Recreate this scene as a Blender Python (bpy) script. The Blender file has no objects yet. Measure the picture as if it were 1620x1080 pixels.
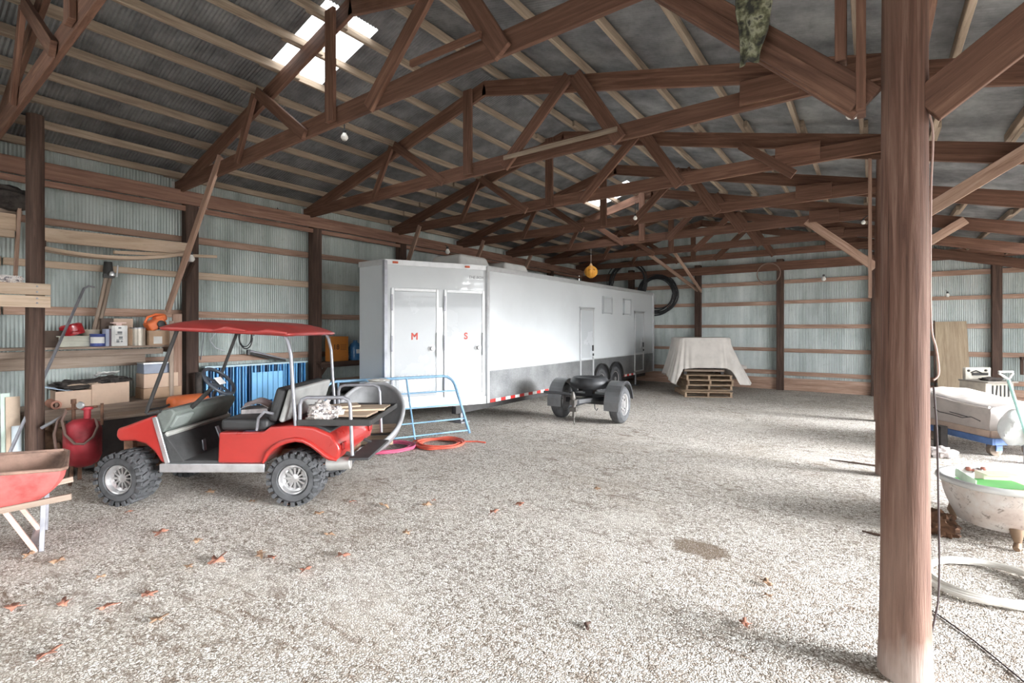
import bpy, math, random
from math import sin, cos, pi, radians, sqrt, atan2, floor
from mathutils import Vector as V, Matrix as M, noise as NZ
random.seed(11)
S = bpy.context.scene
COL = S.collection
# ---- the viewpoint: level camera 1.69 m up, looking 36.5 deg left of the barn's long axis (world +y) ----
YAW = radians(36.5); CYA, SYA = cos(YAW), sin(YAW)
F, PX, HY, CH = 770.0, 810.0, 520.0, 1.69
def cw(X, Y, z=0.0): return V((X*CYA - Y*SYA, X*SYA + Y*CYA, z))
def at(px, py, Y): return cw((px-PX)/F*Y, Y, CH + (HY-py)/F*Y)
def gp(px, py, z=0.0):
    Y = F*(CH-z)/(py-HY); return cw((px-PX)/F*Y, Y, z)
def on_a(px, py, a):
    t = (px-PX)/F; Y = a/(CYA*t-SYA); return V((a, (SYA*t+CYA)*Y, CH+(HY-py)/F*Y))
def on_b(px, py, b):
    t = (px-PX)/F; Y = b/(SYA*t+CYA); return V(((CYA*t-SYA)*Y, b, CH+(HY-py)/F*Y))

# ---------------------------------------------------------------- mesh builder
class MB:
    def __init__(s): s.v = []; s.f = []; s.u = []; s.mi = []; s.m = 0
    def face(s, idx, uv=None):
        s.f.append(tuple(idx)); s.u.append(uv or [(0, 0)]*len(idx)); s.mi.append(s.m)
    def box(s, c, size, R=None, taper=1.0):
        c = V(c); sx, sy, sz = size; b = len(s.v)
        ax = 0 if sx >= sy and sx >= sz else (1 if sy >= sz else 2)
        o = random.random()*7
        P = []
        for k in range(8):
            x = (-.5, .5)[k & 1]*sx; y = (-.5, .5)[(k >> 1) & 1]*sy; z = (-.5, .5)[(k >> 2) & 1]*sz
            if z > 0: x *= taper; y *= taper
            p = V((x, y, z)); P.append(p)
            s.v.append(c + (R @ p if R else p))
        for q in ((0, 2, 3, 1), (4, 5, 7, 6), (0, 1, 5, 4), (2, 6, 7, 3), (0, 4, 6, 2), (1, 3, 7, 5)):
            n = (P[q[1]]-P[q[0]]).cross(P[q[2]]-P[q[0]])
            na = max(range(3), key=lambda i: abs(n[i]))
            oth = [i for i in range(3) if i != na]
            if ax in oth: ua = ax; va = [i for i in oth if i != ax][0]
            else: ua, va = oth
            s.face([b+i for i in q], [(P[i][ua]+o, P[i][va]+na*.37+o*3.1) for i in q])
    def beam(s, p0, p1, w, h, up=(0, 0, 1)):
        p0, p1 = V(p0), V(p1); d = p1-p0; L = d.length; x = d/L
        y = V(up).cross(x)
        if y.length < 1e-4: y = V((1, 0, 0)).cross(x)
        y.normalize(); z = x.cross(y)
        R = M((x, y, z)).transposed()
        s.box((p0+p1)/2, (L, w, h), R)
    def tube(s, pts, r, seg=10, closed=False, caps=True):
        pts = [V(p) for p in pts]; n = len(pts); b = len(s.v)
        rr = r if isinstance(r, (list, tuple)) else [r]*n
        tang = []
        for i in range(n):
            if closed: t = pts[(i+1) % n]-pts[i-1]
            else: t = pts[min(i+1, n-1)]-pts[max(i-1, 0)]
            tang.append(t.normalized() if t.length > 1e-9 else V((0, 0, 1)))
        ref = V((0, 0, 1)) if abs(tang[0].z) < .9 else V((1, 0, 0))
        nx = (ref - tang[0]*ref.dot(tang[0])).normalized()
        L = 0.0
        for i in range(n):
            nx = (nx - tang[i]*nx.dot(tang[i]))
            nx = nx.normalized() if nx.length > 1e-6 else tang[i].orthogonal().normalized()
            ny = tang[i].cross(nx)
            for k in range(seg):
                a = 2*pi*k/seg
                s.v.append(pts[i] + nx*cos(a)*rr[i] + ny*sin(a)*rr[i])
        m = n if closed else n-1
        for i in range(m):
            j = (i+1) % n; l = (pts[j]-pts[i]).length
            for k in range(seg):
                k2 = (k+1) % seg
                v0, v1 = k/seg*2*pi*rr[i], (k+1)/seg*2*pi*rr[i]
                s.face((b+i*seg+k, b+i*seg+k2, b+j*seg+k2, b+j*seg+k), [(L, v0), (L, v1), (L+l, v1), (L+l, v0)])
            L += l
        if caps and not closed:
            s.face([b+k for k in range(seg)][::-1]); s.face([b+(n-1)*seg+k for k in range(seg)])
    def lathe(s, prof, seg=28, T=None, caps=True):
        b = len(s.v); n = len(prof)
        for (r, z) in prof:
            for k in range(seg):
                a = 2*pi*k/seg; p = V((r*cos(a), r*sin(a), z)); s.v.append(T @ p if T else p)
        L = 0
        for i in range(n-1):
            l = sqrt((prof[i+1][0]-prof[i][0])**2+(prof[i+1][1]-prof[i][1])**2)
            for k in range(seg):
                k2 = (k+1) % seg; a0 = k/seg*2*pi*prof[i][0]; a1 = (k+1)/seg*2*pi*prof[i][0]
                s.face((b+i*seg+k, b+i*seg+k2, b+(i+1)*seg+k2, b+(i+1)*seg+k), [(L, a0), (L, a1), (L+l, a1), (L+l, a0)])
            L += l
        if caps:
            if prof[0][0] > 1e-5: s.face([b+k for k in range(seg)][::-1])
            if prof[-1][0] > 1e-5: s.face([b+(n-1)*seg+k for k in range(seg)])
    def prism(s, poly, d0, d1, T=None):
        """polygon given in (x, z), extruded along y from d0 to d1"""
        n = len(poly); b = len(s.v)
        for d in (d0, d1):
            for (x, z) in poly:
                p = V((x, d, z)); s.v.append(T @ p if T else p)
        s.face([b+i for i in range(n)], [poly[i] for i in range(n)])
        s.face([b+n+i for i in range(n)][::-1], [poly[i] for i in range(n)][::-1])
        for i in range(n):
            j = (i+1) % n; l = sqrt((poly[j][0]-poly[i][0])**2+(poly[j][1]-poly[i][1])**2)
            s.face((b+j, b+i, b+n+i, b+n+j), [(l, d0), (0, d0), (0, d1), (l, d1)])
    def grid(s, fn, nu, nv, closed=False):
        b = len(s.v); mu = nu if closed else nu+1
        for i in range(mu):
            for j in range(nv+1): s.v.append(V(fn(i/nu, j/nv)))
        for i in range(nu):
            i2 = (i+1) % mu
            for j in range(nv):
                q = (b+i*(nv+1)+j, b+i2*(nv+1)+j, b+i2*(nv+1)+j+1, b+i*(nv+1)+j+1)
                s.face(q, [(i/nu, j/nv), ((i+1)/nu, j/nv), ((i+1)/nu, (j+1)/nv), (i/nu, (j+1)/nv)])
    def blob(s, c, r, seed=0, amp=.25, fr=2.0, nu=24, nv=14):
        c = V(c); r = V(r)
        def fn(u, v):
            th = 2*pi*u; ph = pi*(v*.998+.001)
            d = V((sin(ph)*cos(th), sin(ph)*sin(th), cos(ph)))
            k = 1+amp*NZ.noise(d*fr+V((seed*3.7, seed*1.3, seed)))
            return c+V((d.x*r.x, d.y*r.y, d.z*r.z))*k
        s.grid(fn, nu, nv, True)
    def build(s, name, mats, parent=None, bevel=0, solid=0, smooth=38, sub=0, recenter=None, loc=None, rz=0, segs=2):
        vv = s.v
        if parent is None and loc is None:
            xs = [p.x for p in vv]; ys = [p.y for p in vv]; zs = [p.z for p in vv]
            loc = V(((min(xs)+max(xs))/2, (min(ys)+max(ys))/2, min(zs)))
            vv = [p-loc for p in vv]
        me = bpy.data.meshes.new(name)
        me.from_pydata([tuple(p) for p in vv], [], s.f); 
        uvl = me.uv_layers.new(name='UVMap')
        flat = []
        for fu in s.u:
            for q in fu: flat += [q[0], q[1]]
        uvl.data.foreach_set('uv', flat)
        if not isinstance(mats, (list, tuple)): mats = [mats]
        for m in mats: me.materials.append(m)
        me.polygons.foreach_set('material_index', s.mi)
        me.validate(); me.update()
        import bmesh
        bm = bmesh.new(); bm.from_mesh(me); bmesh.ops.recalc_face_normals(bm, faces=bm.faces); bm.to_mesh(me); bm.free()
        if smooth:
            me.polygons.foreach_set('use_smooth', [True]*len(me.polygons))
            me.set_sharp_from_angle(angle=radians(smooth))
        o = bpy.data.objects.new(name, me); COL.objects.link(o)
        if parent is not None: o.parent = parent
        if loc is not None: o.location = loc
        o.rotation_euler = (0, 0, rz)
        if solid:
            md = o.modifiers.new('thick', 'SOLIDIFY'); md.thickness = solid; md.offset = 0
        if sub:
            md = o.modifiers.new('sub', 'SUBSURF'); md.levels = sub; md.render_levels = sub
        if bevel:
            md = o.modifiers.new('bev', 'BEVEL'); md.width = bevel; md.segments = segs; md.limit_method = 'ANGLE'; md.angle_limit = radians(40)
        return o

def tag(o, label=None, cat=None, group=None, kind=None):
    if label: o['label'] = label
    if cat: o['category'] = cat
    if group: o['group'] = group
    if kind: o['kind'] = kind
    return o
def thing(name, label, cat, loc=(0, 0, 0), rz=0, group=None):
    o = bpy.data.objects.new(name, None); COL.objects.link(o); o.empty_display_size = .1
    o.location = loc; o.rotation_euler = (0, 0, rz)
    return tag(o, label, cat, group, 'thing')
def dup(root, loc=None, rz=None, label=None, group=None, parent=None):
    r = root.copy(); COL.objects.link(r)
    if parent is not None: r.parent = parent
    if loc is not None: r.location = loc
    if rz is not None: r.rotation_euler = (0, 0, rz)
    if label: r['label'] = label
    if group: r['group'] = group
    for ch in list(root.children):
        c = ch.copy(); COL.objects.link(c); c.parent = r
        for g in list(ch.children):
            d = g.copy(); COL.objects.link(d); d.parent = c
    return r
def single(mb, name, mats, label, cat, group=None, kind='thing', **k):
    return tag(mb.build(name, mats, **k), label, cat, group, kind)
def struct(mb, name, mats, **k):
    o = mb.build(name, mats, **k); o['kind'] = 'structure'; return o
def rotz(a): return M.Rotation(a, 3, 'Z')
def arc(c, r, a0, a1, n, plane='xz'):
    out = []
    for i in range(n+1):
        a = a0+(a1-a0)*i/n
        if plane == 'xz': out.append(V((c[0]+r*cos(a), c[1], c[2]+r*sin(a))))
        elif plane == 'xy': out.append(V((c[0]+r*cos(a), c[1]+r*sin(a), c[2])))
        else: out.append(V((c[0], c[1]+r*cos(a), c[2]+r*sin(a))))
    return out
def coil(mb, c, R, r, turns, seed, nrm='z', n=40, spread=.06, stack=.0, sq=1.0):
    rnd = random.Random(seed); pts = []
    for i in range(int(turns*n)+1):
        t = i/n; a = 2*pi*t
        if i % (n//4) == 0: tgt = (rnd.uniform(-1, 1)*spread, rnd.uniform(-1, 1)*spread*.7, rnd.uniform(-1, 1)*spread*.7, rnd.random()*stack)
        if i == 0: cur = list(tgt)
        cur = [q+(w-q)*.12 for q, w in zip(cur, tgt)]
        rr = R+cur[0]
        x, y, z = rr*cos(a)+cur[1], rr*sin(a)*sq+cur[2], r+cur[3]
        p = V((x, y, z)) if nrm == 'z' else (V((x, -z, y)) if nrm == 'y' else V((z, x, y)))
        pts.append(V(c)+p)
    mb.tube(pts, r, 8)
    return pts

def to_mesh(o):
    """lettering: turn a text curve into an ordinary mesh object of the same name"""
    bpy.context.view_layer.update()
    me = bpy.data.meshes.new_from_object(o.evaluated_get(bpy.context.evaluated_depsgraph_get()))
    nm, par, mb_ = o.name, o.parent, o.matrix_basis.copy()
    bpy.data.objects.remove(o); me.name = nm
    q = bpy.data.objects.new(nm, me); COL.objects.link(q); q.parent = par; q.matrix_basis = mb_
    return q
def text(body, size, col_mat, parent, mat4, name='printed_lettering', **k):
    cu = bpy.data.curves.new(name, 'FONT'); cu.body = body; cu.size = size; cu.align_x = 'CENTER'; cu.align_y = 'CENTER'; cu.extrude = .0006
    for a, v in k.items(): setattr(cu, a, v)
    cu.materials.append(col_mat)
    o = bpy.data.objects.new(name, cu); COL.objects.link(o); o.parent = parent; o.matrix_basis = mat4
    return to_mesh(o)

# ---------------------------------------------------------------- materials
class NT:
    def __init__(s, name):
        s.mat = bpy.data.materials.new(name); s.mat.use_nodes = True
        s.t = s.mat.node_tree; s.b = s.t.nodes['Principled BSDF']
    def n(s, typ, **k):
        q = s.t.nodes.new(typ)
        for a, v in k.items():
            if a.startswith('i_'):
                q.inputs[int(a[2:]) if a[2:].isdigit() else a[2:].replace('_', ' ')].default_value = v
            else: setattr(q, a, v)
        return q
    def l(s, a, b): s.t.links.new(a, b)
    def ramp(s, fac, stops):
        r = s.n('ShaderNodeValToRGB'); e = r.color_ramp.elements
        while len(e) < len(stops): e.new(.5)
        for el, (p, c) in zip(e, stops): el.position = p; el.color = (c[0], c[1], c[2], 1)
        s.l(fac, r.inputs[0]); return r.outputs[0]
    def mix(s, fac, a, b, mode='MIX'):
        m = s.n('ShaderNodeMix', data_type='RGBA', blend_type=mode)
        for i, q in ((0, fac), (6, a), (7, b)):
            if hasattr(q, 'is_linked'): s.l(q, m.inputs[i])
            elif i == 0: m.inputs[0].default_value = q
            else: m.inputs[i].default_value = (q[0], q[1], q[2], 1)
        return m.outputs[2]
    def math(s, op, a, b=0.0):
        m = s.n('ShaderNodeMath', operation=op)
        for i, q in enumerate((a, b)):
            if hasattr(q, 'is_linked'): s.l(q, m.inputs[i])
            else: m.inputs[i].default_value = q
        return m.outputs[0]
    def bump(s, h, st, dist=.01):
        b = s.n('ShaderNodeBump'); b.inputs['Strength'].default_value = st; b.inputs['Distance'].default_value = dist
        s.l(h, b.inputs['Height']); s.l(b.outputs[0], s.b.inputs['Normal'])
    def coord(s, what='Object', scale=(1, 1, 1), rnd=True):
        tc = s.n('ShaderNodeTexCoord'); mp = s.n('ShaderNodeMapping'); mp.inputs['Scale'].default_value = scale
        s.l(tc.outputs[what], mp.inputs[0])
        if rnd:
            oi = s.n('ShaderNodeObjectInfo'); mu = s.math('MULTIPLY', oi.outputs['Random'], 37.0)
            cb = s.n('ShaderNodeCombineXYZ')
            for k in range(3): s.l(mu, cb.inputs[k])
            s.l(cb.outputs[0], mp.inputs[1])
        return mp.outputs[0]
    def noise(s, co, sc, det=5, rough=.6, dist=0.0):
        q = s.n('ShaderNodeTexNoise'); q.inputs['Scale'].default_value = sc; q.inputs['Detail'].default_value = det
        q.inputs['Roughness'].default_value = rough; q.inputs['Distortion'].default_value = dist
        s.l(co, q.inputs['Vector']); return q.outputs[0]

def plain(name, col, rough=.5, metal=0.0, var=.12, sc=6.0, bump=0.0, bsc=60.0, spec=.5, coat=0.0):
    m = NT(name); co = m.coord()
    dk = tuple(c*(1-var*1.6) for c in col); lt = tuple(min(1, c*(1+var)) for c in col)
    f = m.noise(co, sc)
    m.l(m.ramp(f, [(.3, dk), (.5, col), (.72, lt)]), m.b.inputs['Base Color'])
    m.b.inputs['Metallic'].default_value = metal
    m.b.inputs['Specular IOR Level'].default_value = spec
    m.b.inputs['Coat Weight'].default_value = coat
    rr = m.n('ShaderNodeMapRange'); rr.inputs[3].default_value = max(.02, rough-.08); rr.inputs[4].default_value = min(1, rough+.12)
    m.l(f, rr.inputs[0]); m.l(rr.outputs[0], m.b.inputs['Roughness'])
    if bump: m.bump(m.noise(co, bsc, 3), bump, .004)
    return m.mat
def wood(name, dark, mid, light, rough=.75, stain=None, bump=.35):
    """grain runs along the UV's u axis (metres along the board)"""
    m = NT(name); co = m.coord('UV', (1.6, 26, 1)); co2 = m.coord('UV', (.55, 2.2, 1)); co3 = m.coord('UV', (6, 90, 1))
    g = m.noise(co, 1.0, 6, .65, .6); big = m.noise(co2, 1.0, 3); fine = m.noise(co3, 1.0, 3, .7)
    base = m.ramp(g, [(.25, dark), (.5, mid), (.78, light)])
    oi = m.n('ShaderNodeObjectInfo')
    var = m.n('ShaderNodeMapRange'); var.inputs[3].default_value = .82; var.inputs[4].default_value = 1.18
    m.l(oi.outputs['Random'], var.inputs[0])
    vb = m.n('ShaderNodeCombineXYZ')
    for k in range(3): m.l(var.outputs[0], vb.inputs[k])
    base = m.mix(1.0, base, vb.outputs[0], 'MULTIPLY')
    base = m.mix(m.math('MULTIPLY', m.ramp(big, [(.35, (0, 0, 0)), (.75, (1, 1, 1))]), .55), base, stain or dark)
    base = m.mix(m.math('MULTIPLY', m.ramp(fine, [(.62, (0, 0, 0)), (.75, (1, 1, 1))]), .5), base, tuple(c*.45 for c in dark))
    m.l(base, m.b.inputs['Base Color']); m.b.inputs['Roughness'].default_value = rough
    m.b.inputs['Specular IOR Level'].default_value = .25
    m.bump(m.math('ADD', g, fine), bump, .004)
    return m.mat
# ---------------------------------------------------------------- shared materials
W_TRUSS = wood('truss_timber', (.075, .038, .026), (.165, .085, .058), (.30, .17, .115), stain=(.10, .05, .034))
W_PURL = wood('purlin_timber', (.18, .135, .10), (.33, .26, .195), (.50, .41, .32), stain=(.18, .13, .095))
W_POST = wood('post_timber', (.035, .022, .018), (.085, .052, .04), (.17, .11, .085), stain=(.045, .028, .022))
W_POLE = wood('pole_timber', (.07, .036, .027), (.165, .088, .064), (.33, .21, .16), stain=(.095, .047, .033), bump=.7)
def weather(mat):
    """dark drying cracks along the grain and a worn, limed foot"""
    t = mat.node_tree; m = NT.__new__(NT); m.mat = mat; m.t = t; m.b = t.nodes['Principled BSDF']
    src = m.b.inputs['Base Color'].links[0].from_socket
    cr = m.noise(m.coord('UV', (1.1, 34, 1)), 1.0, 4, .55, .8)
    base = m.mix(m.math('MULTIPLY', m.ramp(cr, [(.30, (1, 1, 1)), (.36, (0, 0, 0))]), .85), src, (.035, .018, .012))
    pale = m.noise(m.coord('UV', (.35, 1.6, 1)), 1.0, 3)
    base = m.mix(m.math('MULTIPLY', m.ramp(pale, [(.5, (0, 0, 0)), (.7, (1, 1, 1))]), .38), base, (.42, .29, .225))
    sx = m.n('ShaderNodeSeparateXYZ'); tc = m.n('ShaderNodeTexCoord'); m.l(tc.outputs['Object'], sx.inputs[0])
    z = m.math('ADD', sx.outputs[2], m.math('MULTIPLY', m.noise(m.coord('Object', (6, 6, 2)), 1.0, 4), .7))
    base = m.mix(m.math('MULTIPLY', m.ramp(z, [(.34, (1, 1, 1)), (.62, (0, 0, 0))]), .6), base, (.56, .47, .42))
    m.l(base, m.b.inputs['Base Color'])
weather(W_POLE)
W_GIRT = wood('girt_timber', (.22, .125, .088), (.43, .285, .215), (.62, .46, .37), stain=(.24, .14, .10))
W_HEAD = wood('header_timber', (.13, .068, .048), (.29, .165, .12), (.44, .28, .21), stain=(.16, .085, .06))
W_PALE = wood('pale_board', (.36, .26, .18), (.60, .47, .35), (.74, .62, .50), stain=(.42, .29, .2))
W_GREY = wood('weathered_board', (.19, .14, .11), (.35, .27, .215), (.50, .41, .34), stain=(.22, .16, .12))

def corrugated(name, c0, c1, c2, rough, metal):
    m = NT(name); co = m.coord('Object', (1, 1, 1), False)
    st = m.coord('Object', (1.1, 1.1, .18), False)
    a = m.noise(st, 2.2, 5, .65); b = m.noise(co, 9, 4, .7)
    base = m.ramp(a, [(.28, c0), (.5, c1), (.72, c2)])
    base = m.mix(m.math('MULTIPLY', m.ramp(b, [(.55, (0, 0, 0)), (.8, (1, 1, 1))]), .35), base, tuple(c*.6 for c in c0))
    m.l(base, m.b.inputs['Base Color']); m.b.inputs['Metallic'].default_value = metal
    m.b.inputs['Roughness'].default_value = rough; m.bump(b, .12, .004)
    return m.mat
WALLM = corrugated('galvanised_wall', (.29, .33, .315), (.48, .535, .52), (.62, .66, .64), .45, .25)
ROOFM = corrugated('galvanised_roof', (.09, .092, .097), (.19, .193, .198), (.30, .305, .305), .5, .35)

def gravel_mat():
    m = NT('crushed_gravel'); co = m.coord('Object', (1, 1, 1), False)
    wn_ = m.n('ShaderNodeTexNoise'); wn_.inputs['Scale'].default_value = 38; m.l(co, wn_.inputs['Vector'])
    wv = m.n('ShaderNodeVectorMath', operation='SCALE'); wv.inputs['Scale'].default_value = .026; m.l(wn_.outputs['Color'], wv.inputs[0])
    wa = m.n('ShaderNodeVectorMath', operation='ADD'); m.l(co, wa.inputs[0]); m.l(wv.outputs[0], wa.inputs[1]); co0 = co; co = wa.outputs[0]
    wob = m.noise(co0, 120, 3)
    ve = m.n('ShaderNodeTexVoronoi', feature='DISTANCE_TO_EDGE'); ve.inputs['Scale'].default_value = 62; m.l(co, ve.inputs['Vector'])
    ve2 = m.n('ShaderNodeTexVoronoi', feature='DISTANCE_TO_EDGE'); ve2.inputs['Scale'].default_value = 27; m.l(co, ve2.inputs['Vector'])
    vo = m.n('ShaderNodeTexVoronoi', feature='F1'); vo.inputs['Scale'].default_value = 62; m.l(co, vo.inputs['Vector'])
    v2 = m.n('ShaderNodeTexVoronoi', feature='F1'); v2.inputs['Scale'].default_value = 115; m.l(co, v2.inputs['Vector'])
    sp = m.n('ShaderNodeSeparateColor'); m.l(vo.outputs['Color'], sp.inputs[0])
    stone = m.ramp(sp.outputs[0], [(0, (.27, .225, .185)), (.2, (.52, .475, .425)), (.55, (.74, .70, .645)), (.8, (.80, .765, .71)), (1, (.93, .90, .86))])
    gap = m.ramp(ve.outputs['Distance'], [(.0, (.16, .13, .105)), (.06, (.58, .54, .49)), (.13, (1, 1, 1))]); co = co0
    base = m.mix(1.0, stone, gap, 'MULTIPLY')
    # dirt and damp where feet and tyres have worked the stone in
    d = m.noise(co, .55, 6, .68, .4); d2 = m.noise(co, 2.6, 6, .75, .3); dd = m.math('ADD', m.math('MULTIPLY', d, .55), m.math('MULTIPLY', d2, .45))
    base = m.mix(m.math('MULTIPLY', m.ramp(dd, [(.50, (0, 0, 0)), (.66, (1, 1, 1))]), .62), base, (.40, .335, .27))
    cs = m.coord('Object', (1.0, 1.0, 1), False); mpz = m.n('ShaderNodeMapping'); mpz.inputs['Rotation'].default_value = (0, 0, -.5); mpz.inputs['Scale'].default_value = (3.2, 7.5, 1); m.l(cs, mpz.inputs[0])
    db = m.noise(mpz.outputs[0], 1.3, 6, .78, .5); dm = m.noise(co, .5, 3)
    base = m.mix(m.math('MULTIPLY', m.math('MULTIPLY', m.ramp(db, [(.53, (0, 0, 0)), (.61, (1, 1, 1))]), m.ramp(dm, [(.38, (.15, .15, .15)), (.6, (1, 1, 1))])), .8), base, (.17, .115, .08))
    pale = m.noise(co, .9, 4, .6)
    base = m.mix(m.math('MULTIPLY', m.ramp(pale, [(.52, (0, 0, 0)), (.7, (1, 1, 1))]), .40), base, (.78, .73, .66))
    # one damp oil stain with its own outline
    g = m.n('ShaderNodeTexCoord'); s0 = gp(1108, 868)
    sub = m.n('ShaderNodeVectorMath', operation='SUBTRACT'); m.l(g.outputs['Object'], sub.inputs[0]); sub.inputs[1].default_value = (s0.x, s0.y, 0)
    mp = m.n('ShaderNodeMapping'); mp.inputs['Rotation'].default_value = (0, 0, -YAW+.5); mp.inputs['Scale'].default_value = (3.6, 5.2, 1); m.l(sub.outputs[0], mp.inputs[0])
    ln = m.n('ShaderNodeVectorMath', operation='LENGTH'); m.l(mp.outputs[0], ln.inputs[0])
    q = m.math('ADD', ln.outputs['Value'], m.math('MULTIPLY', m.noise(co, 7, 5, .7), 1.1))
    base = m.mix(m.math('MULTIPLY', m.ramp(q, [(.0, (1, 1, 1)), (1.25, (1, 1, 1)), (1.5, (0, 0, 0))]) if False else m.ramp(m.math('MULTIPLY', q, .5), [(.60, (1, 1, 1)), (.72, (0, 0, 0))]), .8), base, (.17, .12, .08))
    m.l(base, m.b.inputs['Base Color']); m.b.inputs['Roughness'].default_value = .92; m.b.inputs['Specular IOR Level'].default_value = .2
    h = m.math('ADD', m.ramp(ve.outputs['Distance'], [(0, (0, 0, 0)), (.12, (.62, .62, .62)), (.4, (1, 1, 1))]), m.math('ADD', m.math('MULTIPLY', sp.outputs[1], .55), m.math('MULTIPLY', wob, .22)))
    m.bump(h, .7, .009)
    return m.mat
GRAVEL = gravel_mat()

# ---------------------------------------------------------------- room shell
A0, A1, B0, B1, AR = -8.42, 5.2, -4.5, 15.42, -4.1      # left wall, right wall, rear wall, far wall, ridge
def zp(a): return 3.95+.25*(a+8.3) if a <= AR else 5.0-.25*(a-AR)   # purlin centre line
def zr(a): return zp(a)+.055
mb = MB(); 
def hz(x, y): return .012*NZ.noise(V((x*.6, y*.6, 0)))*2
mb.grid(lambda u, v: (-30+60*u, -25+60*v, 0), 8, 8)
fl = struct(mb, 'floor', GRAVEL, loc=(0, 0, 0))
PER, AMP = .037, .0055
def corr_strip(mb, t0, t1, fn, per=PER, sub=6):
    """fn(t, off) -> list of (lower point, upper point) pairs at position t with corrugation offset off"""
    n = int((t1-t0)/per*sub); prev = None
    for i in range(n+1):
        t = t0+(t1-t0)*i/n; off = AMP*sin(2*pi*t/per)
        cur = []
        for lo, hi in fn(t, off):
            mb.v.append(V(lo)); mb.v.append(V(hi)); cur.append(len(mb.v)-2)
        if prev is not None and len(prev) == len(cur):
            for p, c in zip(prev, cur): mb.face((p, c, c+1, p+1))
        prev = cur
mb = MB(); corr_strip(mb, B0, B1, lambda t, o: [((A0+o, t, -.02), (A0+o, t, zr(A0)))])
struct(mb, 'wall_left', WALLM, loc=(0, 0, 0))
mb = MB(); corr_strip(mb, A0, A1, lambda t, o: [((t, B1+o, -.02), (t, B1+o, zr(t)))])
struct(mb, 'wall_far', WALLM, loc=(0, 0, 0))
# right wall: open between b 2.6 and 5.4 (sliding door pushed back) ; rear wall: open doorway the photographer came through
DR = (.9, 6.2, 2.55)
DR2 = (6.95, 12.5, 2.55)
def rw(t, o):
    top = zr(A1)
    if DR[0] < t < DR[1] or DR2[0] < t < DR2[1]: return [((A1+o, t, DR[2]), (A1+o, t, top))]
    return [((A1+o, t, -.02), (A1+o, t, DR[2])), ((A1+o, t, DR[2]), (A1+o, t, top))]
mb = MB(); corr_strip(mb, B0, B1, rw); struct(mb, 'wall_right', WALLM, loc=(0, 0, 0))
RD = (-2.6, .8, 2.8)
def bw(t, o):
    if RD[0] < t < RD[1]: return [((t, B0+o, RD[2]), (t, B0+o, zr(t)))]
    return [((t, B0+o, -.02), (t, B0+o, RD[2])), ((t, B0+o, RD[2]), (t, B0+o, zr(t)))]
mb = MB(); corr_strip(mb, A0, A1, bw); struct(mb, 'wall_rear', WALLM, loc=(0, 0, 0))
SKY = [(-5.50, -4.38, 2.80, 3.44), (-5.50, -4.38, 10.2, 10.95), (3.3, 4.9, 3.2, 5.0), (2.3, 4.9, 8.6, 12.8), (-7.6, -4.8, -3.4, -1.4), (-2.6, .2, -3.2, -1.8)]  # first two in view; the rest are unseen extras added to brighten the floor
def roofL(t, o):
    for (a0, a1, b0, b1) in SKY:
        if b0 < t < b1 and a1 < AR:
            return [((A0-.25, t, zr(A0-.25)+o), (a0, t, zr(a0)+o)), ((a1, t, zr(a1)+o), (AR, t, zr(AR)+o))]
    return [((A0-.25, t, zr(A0-.25)+o), (-5.5, t, zr(-5.5)+o)), ((-5.5, t, zr(-5.5)+o), (AR, t, zr(AR)+o))]
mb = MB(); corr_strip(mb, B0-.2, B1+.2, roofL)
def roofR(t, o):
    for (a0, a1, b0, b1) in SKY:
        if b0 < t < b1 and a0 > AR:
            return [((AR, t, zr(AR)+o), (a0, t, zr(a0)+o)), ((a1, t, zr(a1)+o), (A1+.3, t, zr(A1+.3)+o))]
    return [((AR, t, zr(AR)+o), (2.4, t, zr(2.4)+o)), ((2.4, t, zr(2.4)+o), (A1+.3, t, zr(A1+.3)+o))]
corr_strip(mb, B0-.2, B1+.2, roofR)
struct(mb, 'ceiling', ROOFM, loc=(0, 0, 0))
m = NT('skylight_fibreglass'); m.t.nodes.remove(m.b)
tr = m.n('ShaderNodeBsdfTranslucent'); tr.inputs[0].default_value = (.72, .73, .72, 1)
tp = m.n('ShaderNodeBsdfTransparent'); tp.inputs[0].default_value = (1, 1, 1, 1)
mx = m.n('ShaderNodeMixShader'); mx.inputs[0].default_value = .35
m.l(tr.outputs[0], mx.inputs[1]); m.l(tp.outputs[0], mx.inputs[2]); m.l(mx.outputs[0], m.t.nodes['Material Output'].inputs[0])
for i, (a0, a1, b0, b1) in enumerate(SKY):
    mb = MB(); corr_strip(mb, b0-.03, b1+.03, lambda t, o: [((a0-.03, t, zr(a0-.03)+o+.004), (a1+.03, t, zr(a1+.03)+o+.004))])
    struct(mb, 'seen_or_added_skylight_%d' % (i+1), m.mat, loc=(0, 0, 0))  # panels after the second are added for light, out of view

# ---------------------------------------------------------------- trusses
TB = [.95, 2.9, 4.94, 6.97, 9.0, 11.03, 13.07, 15.08]
def ch_top(a): return zp(a)-.047          # top edge of the top chord (purlins sit on it)
EL, ER = -8.36, .16
cen = lambda a: ch_top(a)-.098
tr0 = thing('roof_truss', '', 'roof truss', (0, TB[1], 0))
def tpart(name, p0, p1, h, dy=0.0, w=.042, mat=W_TRUSS):
    mb = MB(); mb.beam((p0[0], dy, p0[1]), (p1[0], dy, p1[1]), w, h); return mb.build(name, mat, tr0, bevel=.004, segs=1)
tpart('top_chord', (EL, cen(EL)), (AR+.02, cen(AR)), .19)
tpart('top_chord', (AR-.02, cen(AR)), (ER, cen(ER)), .19)
tpart('bottom_chord', (EL+.02, 3.785), (-3.9, 3.80), .18, dy=-.044)
tpart('bottom_chord', (-4.25, 3.80), (ER, 3.785), .18, dy=-.088 if False else -.046)
tpart('king_post', (-4.32, 3.74), (-4.32, 4.86), .14, dy=-.09)
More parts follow.
